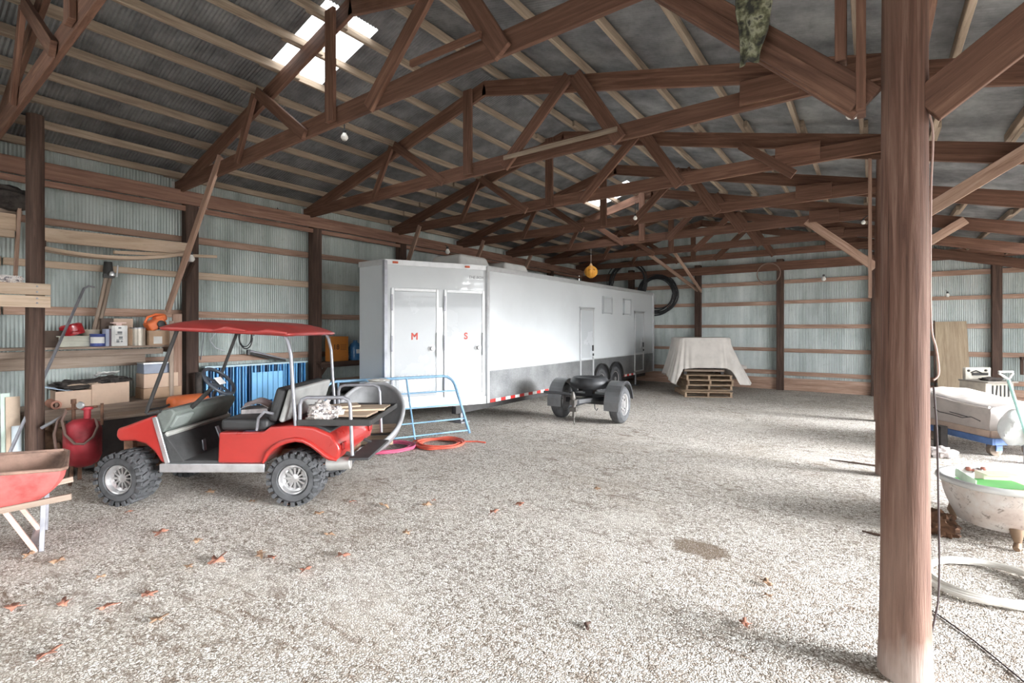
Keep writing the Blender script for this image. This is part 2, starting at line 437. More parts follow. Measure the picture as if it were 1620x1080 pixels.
tpart('web', (-6.30, 3.74), (-5.86, cen(-5.86)+.04), .095, dy=-.09)
tpart('web', (-4.78, 3.72), (-5.80, cen(-5.80)+.03), .12, dy=-.092)
tpart('web', (-3.72, 3.72), (-2.78, cen(-2.78)+.05), .14, dy=-.09)
tpart('web', (-2.16, 3.70), (-2.70, cen(-2.70)+.05), .16, dy=-.094)
tpart('gusset_board', (-.98, 3.85), (-.50, 3.835), .22, dy=-.088, w=.03)
mb = MB(); mb.box((EL-.012, -.03, 3.80), (.012, .12, .17)); mb.build('eave_daylight_slit', plain('painted_daylight_white', (.75, .76, .77), .35, .3), tr0)  # white plate painted in for daylight showing through the eave gap
ORD = ['nearest, cut off by the top left corner', 'second from the front, crossing the near skylight', 'third from the front, thin lath nailed across it',
       'fourth from the front, ending over the second pole', 'fifth from the front, in front of the far skylight', 'sixth from the front, pumpkin light hung from it',
       'seventh from the front', 'last one, standing against the far gable wall']
trusses = []
for i, b in enumerate(TB):
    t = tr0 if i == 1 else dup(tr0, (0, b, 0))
    t.location = (0, b, 0); t['label'] = 'rough red-brown timber roof truss, '+ORD[i]; t['group'] = 'timber roof trusses'
    trusses.append(t)
def on_truss(mb, i, p, q, dy, w, h): o = V((0, TB[i], 0)); mb.beam(on_b(p[0], p[1], TB[i]+dy)-o, on_b(q[0], q[1], TB[i]+dy)-o, w, h)
mb = MB(); on_truss(mb, 2, (797, 250), (976, 204), -.135, .02, .05); mb.build('lath', W_PURL, trusses[2])
mb = MB(); on_truss(mb, 3, (1172, 230), (1256, 276), -.10, .04, .11); mb.build('web', W_TRUSS, trusses[3])
mb = MB(); on_truss(mb, 1, (650, 101), (760, 54), -.14, .03, .05); mb.build('lath', W_TRUSS, trusses[1])
# lean-to rafters right of the pole row
RORD = ['nearest, crossing above the big pole', 'second back', 'third back', 'fourth back', 'fifth back', 'farthest, on the gable wall']
for i, b in enumerate(TB[2:]):
    mb = MB(); a0, a1 = -.25, A1-.05
    mb.beam((a0, b+.06, ch_top(a0)-.16), (a1, b+.06, ch_top(a1)-.16), .045, .21)
    single(mb, 'side_rafter', W_TRUSS, 'red-brown side rafter right of the round pole, '+RORD[i], 'rafter', 'side rafters right of the poles', bevel=.004, segs=1)
# purlins
def purlin(a, label, grp):
    mb = MB(); cuts = [-2.0, TB[0], TB[1], TB[3], TB[5], B1-.05]; rnd = random.Random(int(a*100))
    for i in range(len(cuts)-1):
        da = (.022 if i % 2 else -.022)
        w, h = rnd.uniform(.04, .05), rnd.uniform(.082, .094)
        mb.beam((a+da, cuts[i]-.22, zp(a)+rnd.uniform(-.004, .004)), (a+da+rnd.uniform(-.01, .01), min(B1-.03, cuts[i+1]+.22), zp(a)+rnd.uniform(-.004, .004)), w, h)
    single(mb, 'roof_purlin', W_PURL, label, 'purlin', grp, bevel=.006, segs=1)
NUM = ['first', 'second', 'third', 'fourth', 'fifth', 'sixth', 'seventh', 'eighth', 'ninth', 'tenth', 'eleventh', 'twelfth', 'thirteenth']
for k in range(9): purlin(-8.27+.47*k, 'weathered pale roof purlin on the left slope, %s one up from the left wall' % NUM[k], 'purlins of the left roof slope')
for k in range(7): purlin(-3.80+.62*k, 'weathered roof purlin on the right slope, %s one down from the ridge' % NUM[k], 'purlins of the right roof slope')
for k in range(7): purlin(.54+.62*k, 'weathered purlin over the side bay right of the poles, %s one from the poles' % NUM[k], 'purlins right of the pole row')
# ---------------------------------------------------------------- posts, headers, girts
def post(a, b, w, d, z1, label, cat='post', name='wall_post', mat=W_POST, grp=None, R=None):
    mb = MB(); mb.box((a, b, z1/2-.03), (w, d, z1+.06)); return single(mb, name, mat, label, cat, grp, bevel=.008, segs=1)
LORD = ['holding up the shelf end', 'right of the blue panels, behind golf cart roof', 'behind the white trailer nose', 'behind the white trailer, second', 'behind the white trailer, third', 'behind the trailer, farthest']
for i, b in enumerate(TB[1:7]):
    post(-8.23, b+.10, .17, .17, 3.7, 'dark timber post on the left wall, '+LORD[i], grp='dark posts along the left wall')
FORD = ['beside the black pipe coils', 'behind the covered pallet load', 'right of the covered pallet load', 'just left of the big round pole', 'behind the plywood sheet and stove', 'at the right edge']
for i, a in enumerate([-6.4, -4.26, -2.05, .06, 2.25, 4.4]):
    post(a, B1-.13, .17, .17, 3.62, 'dark timber post on the far wall, '+FORD[i], grp='dark posts along the far wall')
mb = MB(); mb.box((-8.14+.0, 5.4, 3.625), (.045, 19.6, .20))
single(mb, 'wall_header', W_HEAD, 'long red-brown header plank under the left eave, upper of two', 'header', bevel=.004, segs=1)
mb = MB(); mb.box((-8.18, 5.4, 3.475), (.045, 19.6, .075))
single(mb, 'wall_header', W_HEAD, 'narrow red-brown plank right under the left eave header', 'header', bevel=.004, segs=1)
mb = MB(); mb.box((-1.6, B1-.245, 3.42), (13.2, .05, .24))
single(mb, 'wall_header', W_TRUSS, 'dark red-brown header plank across the far wall', 'header', bevel=.004, segs=1)
mb = MB(); mb.box((.27, 8.6, 3.62), (.045, 13.0, .22))
single(mb, 'pole_row_header', W_TRUSS, 'brown header plank running along the top of the round poles', 'header', bevel=.004, segs=1)
GL = [(3.05, 'top'), (2.50, 'second'), (1.91, 'third'), (1.22, 'fourth'), (.66, 'fifth'), (.12, 'bottom')]
bays = [B0+.05]+[b+.10 for b in TB[0:7]]+[B1-.05]
for z, nm in GL:
    mb = MB(); rnd = random.Random(int(z*91))
    for i in range(len(bays)-1):
        mb.box((A0+.045, (bays[i]+bays[i+1])/2, z+rnd.uniform(-.012, .012)), (.045, bays[i+1]-bays[i]-.02, rnd.uniform(.085, .12)))
    single(mb, 'wall_girt', W_GIRT if z != 2.5 else W_PALE, '%s horizontal girt board on the corrugated left wall' % nm, 'girt', 'girt boards of the left wall', bevel=.004, segs=1)
fb = [A0+.1, -6.4, -4.26, -2.05, .06, 2.25, 4.4, A1-.05]
for z, nm in [(2.99, 'top'), (2.42, 'second'), (1.76, 'third'), (1.10, 'fourth'), (.47, 'lowest')]:
    mb = MB(); rnd = random.Random(int(z*77))
    for i in range(len(fb)-1):
        mb.box(((fb[i]+fb[i+1])/2, B1-.045, z+rnd.uniform(-.012, .012)), (fb[i+1]-fb[i]-.02, .045, rnd.uniform(.085, .125)))
    single(mb, 'wall_girt', W_GIRT, '%s horizontal girt board on the corrugated far wall' % nm, 'girt', 'girt boards of the far wall', bevel=.004, segs=1)
mb = MB()
for i in range(len(fb)-1):
    for k in range(2): mb.box(((fb[i]+fb[i+1])/2, B1-.06-.02*k, .08+.17*k), (fb[i+1]-fb[i]-.01, .045, .165))
struct(mb, 'baseboard_far', W_GIRT)
mb = MB(); mb.box((A0+.05, 5.4, .0), (.05, 19.6, .2)); struct(mb, 'baseboard_left', W_GREY)

# round poles of the centre row
def pole(a, b, r, z1, label, seed, mat=W_POLE, flare=.0, group='round poles of the centre row', name='round_pole'):
    mb = MB(); n = 44; segs = 40
    for i in range(n+1):
        z = -.05+(z1+.05)*i/n; rr = r*(1.04-.10*i/n)+flare*math.exp(-z/.25)
        ox, oy = .012*NZ.noise(V((seed, 0, z*.6))), .012*NZ.noise(V((seed, 9, z*.6)))
        for k in range(segs):
            t = 2*pi*k/segs
            q = rr*(1+.035*NZ.noise(V((cos(t)*2.2+seed, sin(t)*2.2, z*.5)))+.018*NZ.noise(V((cos(t)*9+seed, sin(t)*9, z*1.1))))
            mb.v.append(V((a+ox+q*cos(t), b+oy+q*sin(t), z)))
    for i in range(n):
        for k in range(segs):
            k2 = (k+1) % segs; z0 = i/n*z1; z2 = (i+1)/n*z1; c0 = k*2*pi*r/segs*1.6; c1 = (k+1)*2*pi*r/segs*1.6
            mb.face((i*segs+k, i*segs+k2, (i+1)*segs+k2, (i+1)*segs+k), [(z0, c0), (z0, c1), (z2, c1), (z2, c0)])
    mb.face([n*segs+k for k in range(segs)])
    return single(mb, name, mat, label, 'pole', group, smooth=60)
MPA, MPB = .128, 3.06
pole(MPA, MPB, .094, 3.75, 'big round brown timber pole in the right foreground', 3.0, flare=.012)
pole(.13, 7.09, .100, 3.75, 'second round timber pole, mostly hidden behind the big near pole', 5.0)
pole(.13, 11.15, .100, 3.75, 'third round timber pole, far behind the big near pole', 8.0)
pole(-7.44, 1.19, .079, 4.05, 'dark round timber pole at the left edge, behind the wheelbarrow', 12.0, W_POST, group=None)
# knee braces
def brace(name, p0, p1, w, h, label, mat=W_TRUSS, grp='diagonal knee braces', up=(0, 0, 1)):
    mb = MB(); mb.beam(p0, p1, w, h, up); return single(mb, name, mat, label, 'brace', grp, bevel=.004, segs=1)
brace('knee_brace', (-.02, MPB-.03, 2.82), (-1.05, MPB-.05, 3.83), .045, .17, 'wide dark knee brace rising left from the big near pole')
brace('knee_brace', (-.06, MPB-.07, 2.815), (-1.05, MPB-.09, 3.775), .03, .085, 'narrower red plank nailed on the big pole’s left knee brace')
brace('knee_brace', (.20, MPB-.03, 2.74), (1.22, MPB-.03, 3.52), .045, .18, 'wide dark knee brace rising right from the big near pole')
brace('knee_brace', (.22, 6.93, 2.80), (1.30, 6.93, 3.50), .04, .14, 'knee brace rising right from the second round pole', W_GIRT)
brace('knee_brace', (.22, 10.98, 2.80), (1.25, 10.98, 3.50), .04, .14, 'knee brace rising right from the third round pole', W_GIRT)
brace('knee_brace', (.05, 10.98, 2.80), (-1.02, 10.98, 3.78), .04, .15, 'knee brace rising left from the third round pole', W_GIRT)
brace('knee_brace', on_b(265, 492, 2.70), on_b(349, 247, 2.84), .04, .10, 'steep diagonal brace from left wall post up to second truss', W_GIRT)
for b, nm in ((7.0, 'fourth'), (9.05, 'fifth'), (11.1, 'sixth')):
    brace('knee_brace', (-8.14, b-.10, 2.5), (-7.45, b-.10, 3.8), .04, .10, 'steep diagonal brace behind the trailer up to the %s truss' % nm, W_GIRT)
brace('knee_brace', (-4.24, B1-.25, 2.85), (-4.95, 13.05, 3.75), .04, .10, 'diagonal brace off far wall post above covered load, left of two', W_GIRT)
brace('knee_brace', (-4.14, B1-.25, 2.82), (-4.3, 13.05, 3.80), .04, .10, 'diagonal brace off far wall post above covered load, right of two', W_GIRT)
brace('scab_board', (-.045, MPB-.02, 2.78), (-.045, MPB-.02, 3.88), .04, .14, 'upright scab board nailed to the left of the big pole', up=(0, 1, 0))
brace('scab_board', (-.13, MPB-.02, 3.06), (-.13, MPB-.02, 3.88), .05, .10, 'second upright board left of the big pole, next to the first', up=(0, 1, 0))
brace('scab_board', (-.02, 7.07, 2.05), (-.02, 7.07, 3.70), .035, .12, 'pale upright scab board on the second round pole', W_GIRT, up=(0, 1, 0))

# ---------------------------------------------------------------- light and camera
SKY_BASE, SKY_SUN = 9.5, 150.0
w = bpy.data.worlds.new('overcast_sky'); S.world = w; w.use_nodes = True
bg = w.node_tree.nodes['Background']; bg.inputs[0].default_value = (.95, .975, 1.0, 1)
wt = w.node_tree                                             # thin overcast, much brighter where the hidden sun stands (low, beyond the right-hand door)
def wn(t, **k):
    q = wt.nodes.new(t)
    for a, v in k.items(): setattr(q, a, v)
    return q
wg = wn('ShaderNodeTexCoord'); dp = wn('ShaderNodeVectorMath', operation='DOT_PRODUCT'); wt.links.new(wg.outputs['Generated'], dp.inputs[0])
dp.inputs[1].default_value = V((1.0, .22, .27)).normalized()
mr = wn('ShaderNodeMapRange', interpolation_type='SMOOTHSTEP'); mr.inputs[1].default_value = .955; mr.inputs[2].default_value = .995; mr.inputs[3].default_value = SKY_BASE; mr.inputs[4].default_value = SKY_SUN
wt.links.new(dp.outputs['Value'], mr.inputs[0]); wt.links.new(mr.outputs[0], bg.inputs[1])
def portal(loc, rot, sx, sy):
    l = bpy.data.lights.new('doorway_daylight', 'AREA'); l.shape = 'RECTANGLE'; l.size = sx; l.size_y = sy
    l.cycles.is_portal = True
    o = bpy.data.objects.new('doorway_daylight', l); o.location = loc; o.rotation_euler = rot; COL.objects.link(o)
portal((A1+.05, (DR[0]+DR[1])/2, DR[2]/2), (0, radians(90), 0), DR[2], DR[1]-DR[0])
portal((A1+.05, (DR2[0]+DR2[1])/2, DR2[2]/2), (0, radians(90), 0), DR2[2], DR2[1]-DR2[0])
portal(((RD[0]+RD[1])/2, B0-.05, RD[2]/2), (radians(90), 0, 0), RD[1]-RD[0], RD[2])
for (a0, a1, b0, b1) in SKY:
    portal(((a0+a1)/2, (b0+b1)/2, zr((a0+a1)/2)+.06), (0, radians(-14 if a0 < AR else 14), 0), a1-a0, b1-b0)
cam = bpy.data.cameras.new('camera'); cam.sensor_width = 36.0; cam.lens = 36.0*F/1620.0
cam.shift_y = -(540-HY)/1620.0; cam.clip_start = .05; cam.clip_end = 200
co = bpy.data.objects.new('camera', cam); co.location = (0, 0, CH); co.rotation_euler = (radians(90), 0, YAW); COL.objects.link(co)
S.camera = co
S.view_settings.view_transform = 'Standard'; S.view_settings.look = 'None'; S.view_settings.gamma = 1.0
S.view_settings.use_curve_mapping = False; S.view_settings.exposure = 0.03
S.cycles.max_bounces = 10; S.cycles.diffuse_bounces = 8; S.cycles.glossy_bounces = 4; S.cycles.transmission_bounces = 6; S.cycles.transparent_max_bounces = 8
S.cycles.use_denoising = True; S.cycles.sample_clamp_indirect = 12.0
# ================================================================= golf cart
RED = plain('cart_red_paint', (.40, .032, .026), .28, 0, .10, 3, spec=.5, coat=.35)
ROOFRED = plain('cart_roof_plastic', (.42, .05, .045), .38, 0, .12, 3, coat=.2)
BLACKV = plain('black_vinyl', (.035, .035, .036), .45, 0, .2, 8, .25, 120)
GREYV = plain('grey_vinyl', (.36, .36, .35), .55, 0, .15, 5, .2, 90)
RUBBER = plain('tyre_rubber', (.075, .076, .08), .75, 0, .3, 9, .3, 60)
ALU = plain('brushed_aluminium', (.72, .73, .75), .32, .85, .1, 10)
STEEL = plain('worn_steel_tube', (.33, .33, .36), .38, .55, .15, 9)
DARKM = plain('dark_painted_metal', (.045, .043, .042), .5, .2, .2, 9)
DASH = plain('grey_green_plastic', (.16, .18, .165), .5, 0, .2, 7)
MAT = plain('black_floor_mat', (.05, .05, .05), .8, 0, .2, 12, .4, 70)
SILV = plain('cast_alloy', (.58, .57, .57), .30, .75, .08, 8)
ORANGE = plain('orange_plastic', (.80, .19, .06), .45, 0, .12, 5)
WHITEP = plain('white_plastic', (.80, .80, .78), .4, 0, .06, 5)
RUST = plain('rusty_steel', (.21, .11, .07), .8, .2, .35, 14, .3, 60)

def s8(zx, zy): return (-1.105+.001845*zx, 1.9316-.001845*zy)
def off_road_wheel(parent, x, y, side, steer=0.0):
    """tyre with lugs, alloy rim on the outer face; axis along y; side=-1 near, +1 far"""
    R = .252; W = .235
    T = M.Rotation(pi/2 if side < 0 else -pi/2, 4, 'X')      # lathe z -> -/+ y (outwards)
    mb = MB()
    prof = [(.135, -W/2+.03), (.155, -W/2), (.20, -W/2), (.232, -W/2+.025), (R-.012, -W/2+.055), (R-.008, 0), (R-.012, W/2-.055), (.232, W/2-.025), (.20, W/2), (.155, W/2), (.137, W/2-.03)]
    mb.lathe(prof, 40, T, caps=False)
    n = 22
    for k in range(n):
        for row in (-1, 1, 0):
            a = 2*pi*(k+(.5 if row == 1 else 0)+(.25 if row == 0 else 0))/n
            Rm = T.to_3x3() @ M.Rotation(a, 3, 'Z')
            c = V((R-.006, 0, row*W*.30)) if row else V((R-.006, 0, 0))
            sk = M.Rotation(.35*row, 3, 'X')
            mb.box(Rm @ c, (.026, .040, W*.30 if row else W*.22), Rm @ sk, .85)
            if row: mb.box(Rm @ V((.231, 0, row*(W/2-.004))), (.042, .034, .022), Rm)
    ty = mb.build('tyre', RUBBER, parent, loc=(x, y, R+.002), rz=steer)
    mb = MB()
    mb.m = 0
    mb.lathe([(.139, -W/2+.03), (.143, W/2-.02), (.136, W/2-.006), (.128, W/2-.012), (.120, W/2-.05), (.098, W/2-.065), (.094, W/2-.085), (.06, W/2-.085)], 36, T, caps=False)
    for k in range(12):
        Rm = T.to_3x3() @ M.Rotation(2*pi*k/12, 3, 'Z')
        mb.box(Rm @ V((.068, 0, W/2-.062)), (.072, .016, .022), Rm)
    mb.lathe([(.04, W/2-.07), (.04, W/2-.052), (.022, W/2-.046), (.0001, W/2-.045)], 20, T)
    mb.m = 1
    mb.lathe([(.10, W/2-.088), (.0001, W/2-.086)], 24, T, caps=False)
    mb.build('alloy_rim', [SILV, DARKM], ty)
    return ty

cart = thing('golf_cart', 'red golf cart with red roof, chunky off-road tyres and a rear cargo bed', 'golf cart', cw(-2.88, 5.2, 0), YAW)
cart_w = lambda x, y, z: cw(-2.88+x, 5.2+y, z)
mb = MB(); mb.prism([(-.915, .66), (-.905, .735), (-.83, .757), (-.69, .81), (-.545, .862), (-.53, .80), (-.425, .405), (-.478, .405), (-.55, .515), (-.63, .585), (-.73, .615), (-.88, .612)], -.545, .545)
mb.build('front_cowl', RED, cart, bevel=.028, segs=4)
mb = MB(); mb.box((-.70, 0, .56), (.42, .62, .10)); mb.box((-.93, 0, .545), (.09, .74, .13)); mb.box((-.30, 0, .37), (1.4, .5, .06)); mb.box((.7, 0, .42), (1.0, .44, .09))
mb.tube([(-.857, -.40, .255), (-.857, .40, .255)], .03, 10); mb.tube([(.796, -.40, .255), (.796, .40, .255)], .04, 10); mb.box((.796, -.05, .27), (.18, .22, .16))
mb.beam((-.857, -.28, .27), (-.66, -.28, .55), .04, .05); mb.beam((-.857, .28, .27), (-.66, .28, .55), .04, .05); mb.beam((.55, -.28, .36), (1.15, -.28, .34), .05, .03); mb.beam((.55, .28, .36), (1.15, .28, .34), .05, .03)
mb.build('chassis_frame', RUST, cart, bevel=.006)
mb = MB(); mb.tube(arc((-.985, -.25, .64), .022, 0, 2*pi, 16, 'xz')[:-1], .008, 8, True); mb.tube([(-.97, -.25, .62), (-.93, -.25, .58)], .008, 6); mb.build('tow_ring', SILV, cart)
for y in (-.548, .548):
    mb = MB(); p0, p1, p2 = s8(309, 588), s8(376, 827), s8(480, 527)
    mb.beam((p0[0], y, p0[1]), (p1[0], y, p1[1]), .018, .045, (1, 0, 0)); mb.build('edge_trim', ALU, cart, bevel=.005)
    if y < 0: mb = MB(); mb.beam((-.535, -.53, .888), (-.50, .53, .915), .016, .016); mb.build('dash_trim', ALU, cart)
    mb = MB(); mb.box((.02, y*.985, .362), (1.0, .05, .082)); mb.box((.02, y*1.02, .362), (1.0, .01, .018)); mb.build('rocker_panel', ALU, cart, bevel=.006)
mb = MB(); mb.prism([(-.545, .845), (-.52, .895), (-.40, .925), (-.36, .88), (-.40, .80), (-.47, .69), (-.50, .69)], -.52, .52); mb.build('dashboard', DASH, cart, bevel=.025, segs=3)
mb = MB(); mb.box((-.402, -.36, .79), (.03, .24, .13), M.Rotation(.55, 3, 'Y')); mb.box((-.385, -.33, .815), (.03, .04, .025), M.Rotation(.55, 3, 'Y')); mb.build('glove_box', plain('glove_box_plastic', (.27, .30, .28), .5), cart, bevel=.008)
mb = MB(); mb.box((-.445, 0, .672), (.035, 1.05, .055), M.Rotation(.55, 3, 'Y')); mb.build('dash_rail', plain('pale_grey_trim', (.42, .42, .39), .5), cart, bevel=.008)
mb = MB(); mb.prism([(-.50, .69), (-.46, .69), (-.27, .425), (.10, .425), (.10, .385), (-.43, .385)], -.53, .53); mb.build('floor_mat', MAT, cart, bevel=.006)
for px_, py_, qx, qy in ((523, 715, 530, 778), (553, 655, 592, 755)):
    a_, b_ = s8(px_, py_), s8(qx, qy); mb = MB(); mb.beam((a_[0]-.16, -.18 if px_ < 540 else -.05, a_[1]-.06), (b_[0]-.16, -.18 if px_ < 540 else -.05, b_[1]-.06), .05, .015, (1, 0, .4)); mb.build('pedal', STEEL, cart, bevel=.004)
body = [(.072, .70), (.50, .705), (.56, .752), (.80, .765), (.98, .745), (1.15, .675), (1.225, .56), (1.232, .50), (1.205, .43), (1.174, .425), (1.09, .468), (.961, .568), (.814, .614), (.666, .578), (.556, .495), (.509, .404), (.06, .404)]
mb = MB(); mb.prism(body, -.545, .545); mb.build('rear_body', RED, cart, bevel=.022, segs=4)
for y in (-.55, .55):
    mb = MB(); mb.tube([(x, y, z+.012) for x, z in ((.50, .40), (.548, .495), (.60, .545), (.666, .585), (.74, .61), (.814, .622), (.89, .61), (.961, .575), (1.03, .525), (1.09, .475), (1.14, .445), (1.205, .425))], [.012]+[.024]*10+[.014], 10)
    mb.build('fender_flare', RED, cart)
mb = MB(); mb.prism([(.83, .765), (.84, .785), (1.0, .772), (1.13, .70), (1.12, .68)], -.50, .50); mb.build('bag_well_cover', BLACKV, cart, bevel=.012)
mb = MB(); mb.box((.30, 0, .765), (.46, 1.04, .115)); mb.build('seat_cushion', BLACKV, cart, bevel=.04, segs=4)
def tilted(c, size, ang, bev, name, mat):
    mb = MB(); mb.box(c, size, M.Rotation(ang, 3, 'Y')); return mb.build(name, mat, cart, bevel=bev, segs=4)
tilted((.60, 0, .955), (.10, 1.0, .34), .30, .04, 'seat_backrest', BLACKV)
tilted((.692, 0, .945), (.05, 1.0, .33), .30, .02, 'backrest_cover', GREYV)
mb = MB(); mb.tube([(.44, -.55, .72), (.46, -.555, .84), (.52, -.555, .90), (.60, -.555, .88)], .014, 8); mb.build('hip_restraint', STEEL, cart)
mb = MB(); a_ = V((-.42, -.25, .85)); b_ = V((-.12, -.25, 1.135)); mb.tube([a_, b_], .022, 12); mb.build('steering_column', DARKM, cart)
mb = MB(); ax = (b_-a_).normalized(); c_ = b_+ax*.03; Q = ax.to_track_quat('Z', 'Y').to_matrix()
mb.tube([c_+Q @ V((.172*cos(t), .172*sin(t), 0)) for t in [2*pi*k/36 for k in range(36)]], .017, 10, True)
for k in range(3):
    t = 2*pi*k/3+.5; mb.beam(c_-ax*.02, c_+Q @ V((.165*cos(t), .165*sin(t), 0)), .03, .014, ax)
mb.lathe([(.0001, -.05), (.045, -.04), (.05, 0), (.03, .012), (.0001, .012)], 18, M.Translation(c_-ax*.01) @ Q.to_4x4()); mb.build('steering_wheel', plain('steering_wheel_plastic', (.05, .06, .075), .35), cart)
mb = MB(); mb.box(c_+ax*.012, (.11, .09, .01), Q); mb.build('score_card_clip', WHITEP, cart, bevel=.004)
# roof
def roof_fn(u, v):
    x0, x1, y0, y1 = -.545, .80, -.62, .62
    sx, sy = 2*u-1, 2*v-1
    r = .10; x = (x0+x1)/2+sx*(x1-x0)/2; y = sy*(y1-y0)/2
    d = max(abs(sx)**7, abs(sy)**7)
    cx = 1-.05*abs(sx)**8*abs(sy)**8
    z = 1.690-.045*(x+.5)+.085*(1-abs(sx)**5)*(1-abs(sy)**4)+.012*(1-d)
    if abs(abs(y)-.36) < .05 and abs(sx) < .86: z -= .012
    front = .12*max(0, -sx)**3
    return (x*cx+front*abs(sy)**2*.4, y*cx*(1-front*.25), z)
mb = MB(); mb.grid(roof_fn, 48, 44); mb.build('roof_canopy', ROOFRED, cart, solid=.028, smooth=60)
mb = MB(); mb.tube([(.44, -.615, 1.655), (.60, -.63, 1.667), (.76, -.625, 1.648)], [.012, .03, .012], 10); mb.tube([(.05, -.618, 1.67), (.20, -.632, 1.694), (.38, -.628, 1.672)], [.008, .028, .01], 10); mb.build('roof_drip_moulding', ROOFRED, cart)
for y in (-.52, .52):
    mb = MB(); mb.tube([(-.335, y, 1.69), (-.62, y, .93), (-.635, y, .885), (-.61, y, .868), (-.50, y, .90)], .017, 10); mb.build('front_strut', DARKM, cart)
    mb = MB(); mb.tube([(.62, y, 1.645), (.69, y, 1.63), (.725, y, 1.57), (.755, y, 1.44), (.775, y, 1.1), (.80, y, .76)], .018, 10); mb.build('rear_strut', STEEL, cart)
    mb = MB(); mb.tube([(.84, y, .78), (.842, y, .96), (.86, y, 1.01), (.91, y, 1.03), (1.26, y, 1.03), (1.31, y, 1.005), (1.325, y, .95), (1.335, y, .70), (1.345, y, .475)], .018, 10); mb.build('bed_side_rail', STEEL, cart)
mb = MB(); mb.box((1.17, 0, .772), (.70, 1.06, .03)); mb.box((1.52, 0, .79), (.02, 1.06, .05)); mb.box((1.17, -.53, .79), (.70, .02, .06)); mb.box((1.17, .53, .79), (.70, .02, .06)); mb.beam((1.0, -.3, .76), (1.15, -.3, .5), .04, .04); mb.beam((1.0, .3, .76), (1.15, .3, .5), .04, .04)
mb.build('cargo_bed', DARKM, cart, bevel=.004)
mb = MB(); mb.box((1.36, .02, .40), (.20, .80, .025)); mb.beam((1.12, -.3, .48), (1.29, -.3, .41), .04, .03); mb.beam((1.12, .3, .48), (1.29, .3, .41), .04, .03); mb.build('foot_plate', MAT, cart, bevel=.006)
mb = MB(); mb.tube([(1.02, -.33, .335), (1.26, -.30, .345)], .065, 16); mb.build('muffler', plain('grey_muffler', (.42, .41, .39), .5, .5), cart, bevel=.01)
TAILR = plain('tail_light_red', (.35, .02, .02), .2)
for y in (-.44, .44):
    mb = MB(); mb.box((1.238, y, .55), (.02, .10, .07)); mb.build('tail_light', TAILR, cart, bevel=.006)
for x, st in ((-.857, -.10), (.796, 0)):
    off_road_wheel(cart, x, -.46, -1, st); off_road_wheel(cart, x, .46, 1, st)

# things lying on the cart
def paper_bundle():
    mb = MB()
    def fn(u, v):
        x = (u-.5)*.26; y = (v-.5)*.30
        return (x, y, .045+.045*sin(pi*u)+.02*NZ.noise(V((x*9, y*9, 3)))+.03*v)
    mb.grid(fn, 16, 16); mb.box((0, 0, .02), (.24, .28, .04))
    return mb
single(paper_bundle(), 'paper_bundle', plain('crumpled_paper', (.66, .60, .60), .6, 0, .25, 14), 'white and pink folded papers lying on the golf cart seat', 'papers', loc=cart_w(.20, -.08, .825), rz=YAW+.3, solid=.004)
for i, (x, y, l, w_, r, z, lab) in enumerate([
        (1.22, .25, .52, .36, .05, .795, 'tan plywood offcut at the back of the golf cart bed'),
        (1.16, -.12, .55, .30, -.10, .796, 'wide tan board lying in the middle of the golf cart bed'),
        (1.27, -.02, .50, .10, .16, .822, 'narrow pale wood strip lying on the boards of the golf cart bed'),
        (1.05, .12, .30, .22, .5, .840, 'short tan scrap board topmost on the golf cart bed')]):
    mb = MB(); mb.box((0, 0, .011), (l, w_, .02)); single(mb, 'wood_scrap', W_PALE, lab, 'board', 'scrap boards on the golf cart bed', loc=cart_w(x, y, z), rz=YAW+r, bevel=.003)
mb = MB(); mb.blob((0, 0, .085), (.10, .16, .09), 4, .5, 3.2, 30, 18); mb.blob((.10, .09, .05), (.10, .12, .06), 7, .5, 3.4, 24, 14); mb.blob((.05, -.12, .04), (.12, .09, .05), 9, .6, 3.4, 24, 14)
def rag_mat():
    m = NT('patterned_rag'); co = m.coord(); f = m.noise(co, 22, 3, .7, 1.0)
    m.l(m.ramp(f, [(.36, (.09, .08, .10)), (.46, (.55, .50, .48)), (.56, (.80, .76, .72)), (.68, (.35, .20, .16))]), m.b.inputs['Base Color']); m.b.inputs['Roughness'].default_value = .9; return m.mat
single(mb, 'cloth_rag', rag_mat(), 'crumpled dark and white patterned rag behind the golf cart seat', 'rag', loc=cart_w(.95, -.30, .785), rz=YAW)
# orange case beyond the dashboard, on the bench
# ================================================================= white box trailer
WHT = plain('white_trailer_skin', (.58, .605, .62), .32, 0, .03, 1.2, coat=.25)
WHD = plain('white_trailer_door', (.50, .525, .545), .24, 0, .02, 1.2, coat=.35)
TRIM = plain('polished_aluminium', (.66, .67, .68), .42, .55, .06, 8)
def diamond_mat(name, c0, c1):
    m = NT(name); co = m.coord('Object', (1, 1, 1), False)
    a = m.n('ShaderNodeTexVoronoi', feature='F1'); a.inputs['Scale'].default_value = 34; a.inputs['Randomness'].default_value = .12; m.l(co, a.inputs['Vector'])
    n = m.noise(co, 2.5, 4)
    base = m.ramp(n, [(.3, c0), (.7, c1)])
    m.l(m.mix(m.math('MULTIPLY', m.ramp(a.outputs['Distance'], [(.28, (1, 1, 1)), (.42, (0, 0, 0))]), .45), base, tuple(min(1, c*1.6) for c in c1)), m.b.inputs['Base Color'])
    m.b.inputs['Metallic'].default_value = .75; m.b.inputs['Roughness'].default_value = .42
    m.bump(m.ramp(a.outputs['Distance'], [(.28, (1, 1, 1)), (.42, (0, 0, 0))]), .5, .004); return m.mat
DIA = diamond_mat('diamond_plate_dark', (.20, .205, .21), (.34, .345, .35))
DIAL = diamond_mat('diamond_plate_bright', (.36, .37, .38), (.46, .47, .48))
REDREF = plain('red_reflector_tape', (.60, .03, .025), .35); WHREF = plain('white_reflector_tape', (.85, .83, .82), .35)
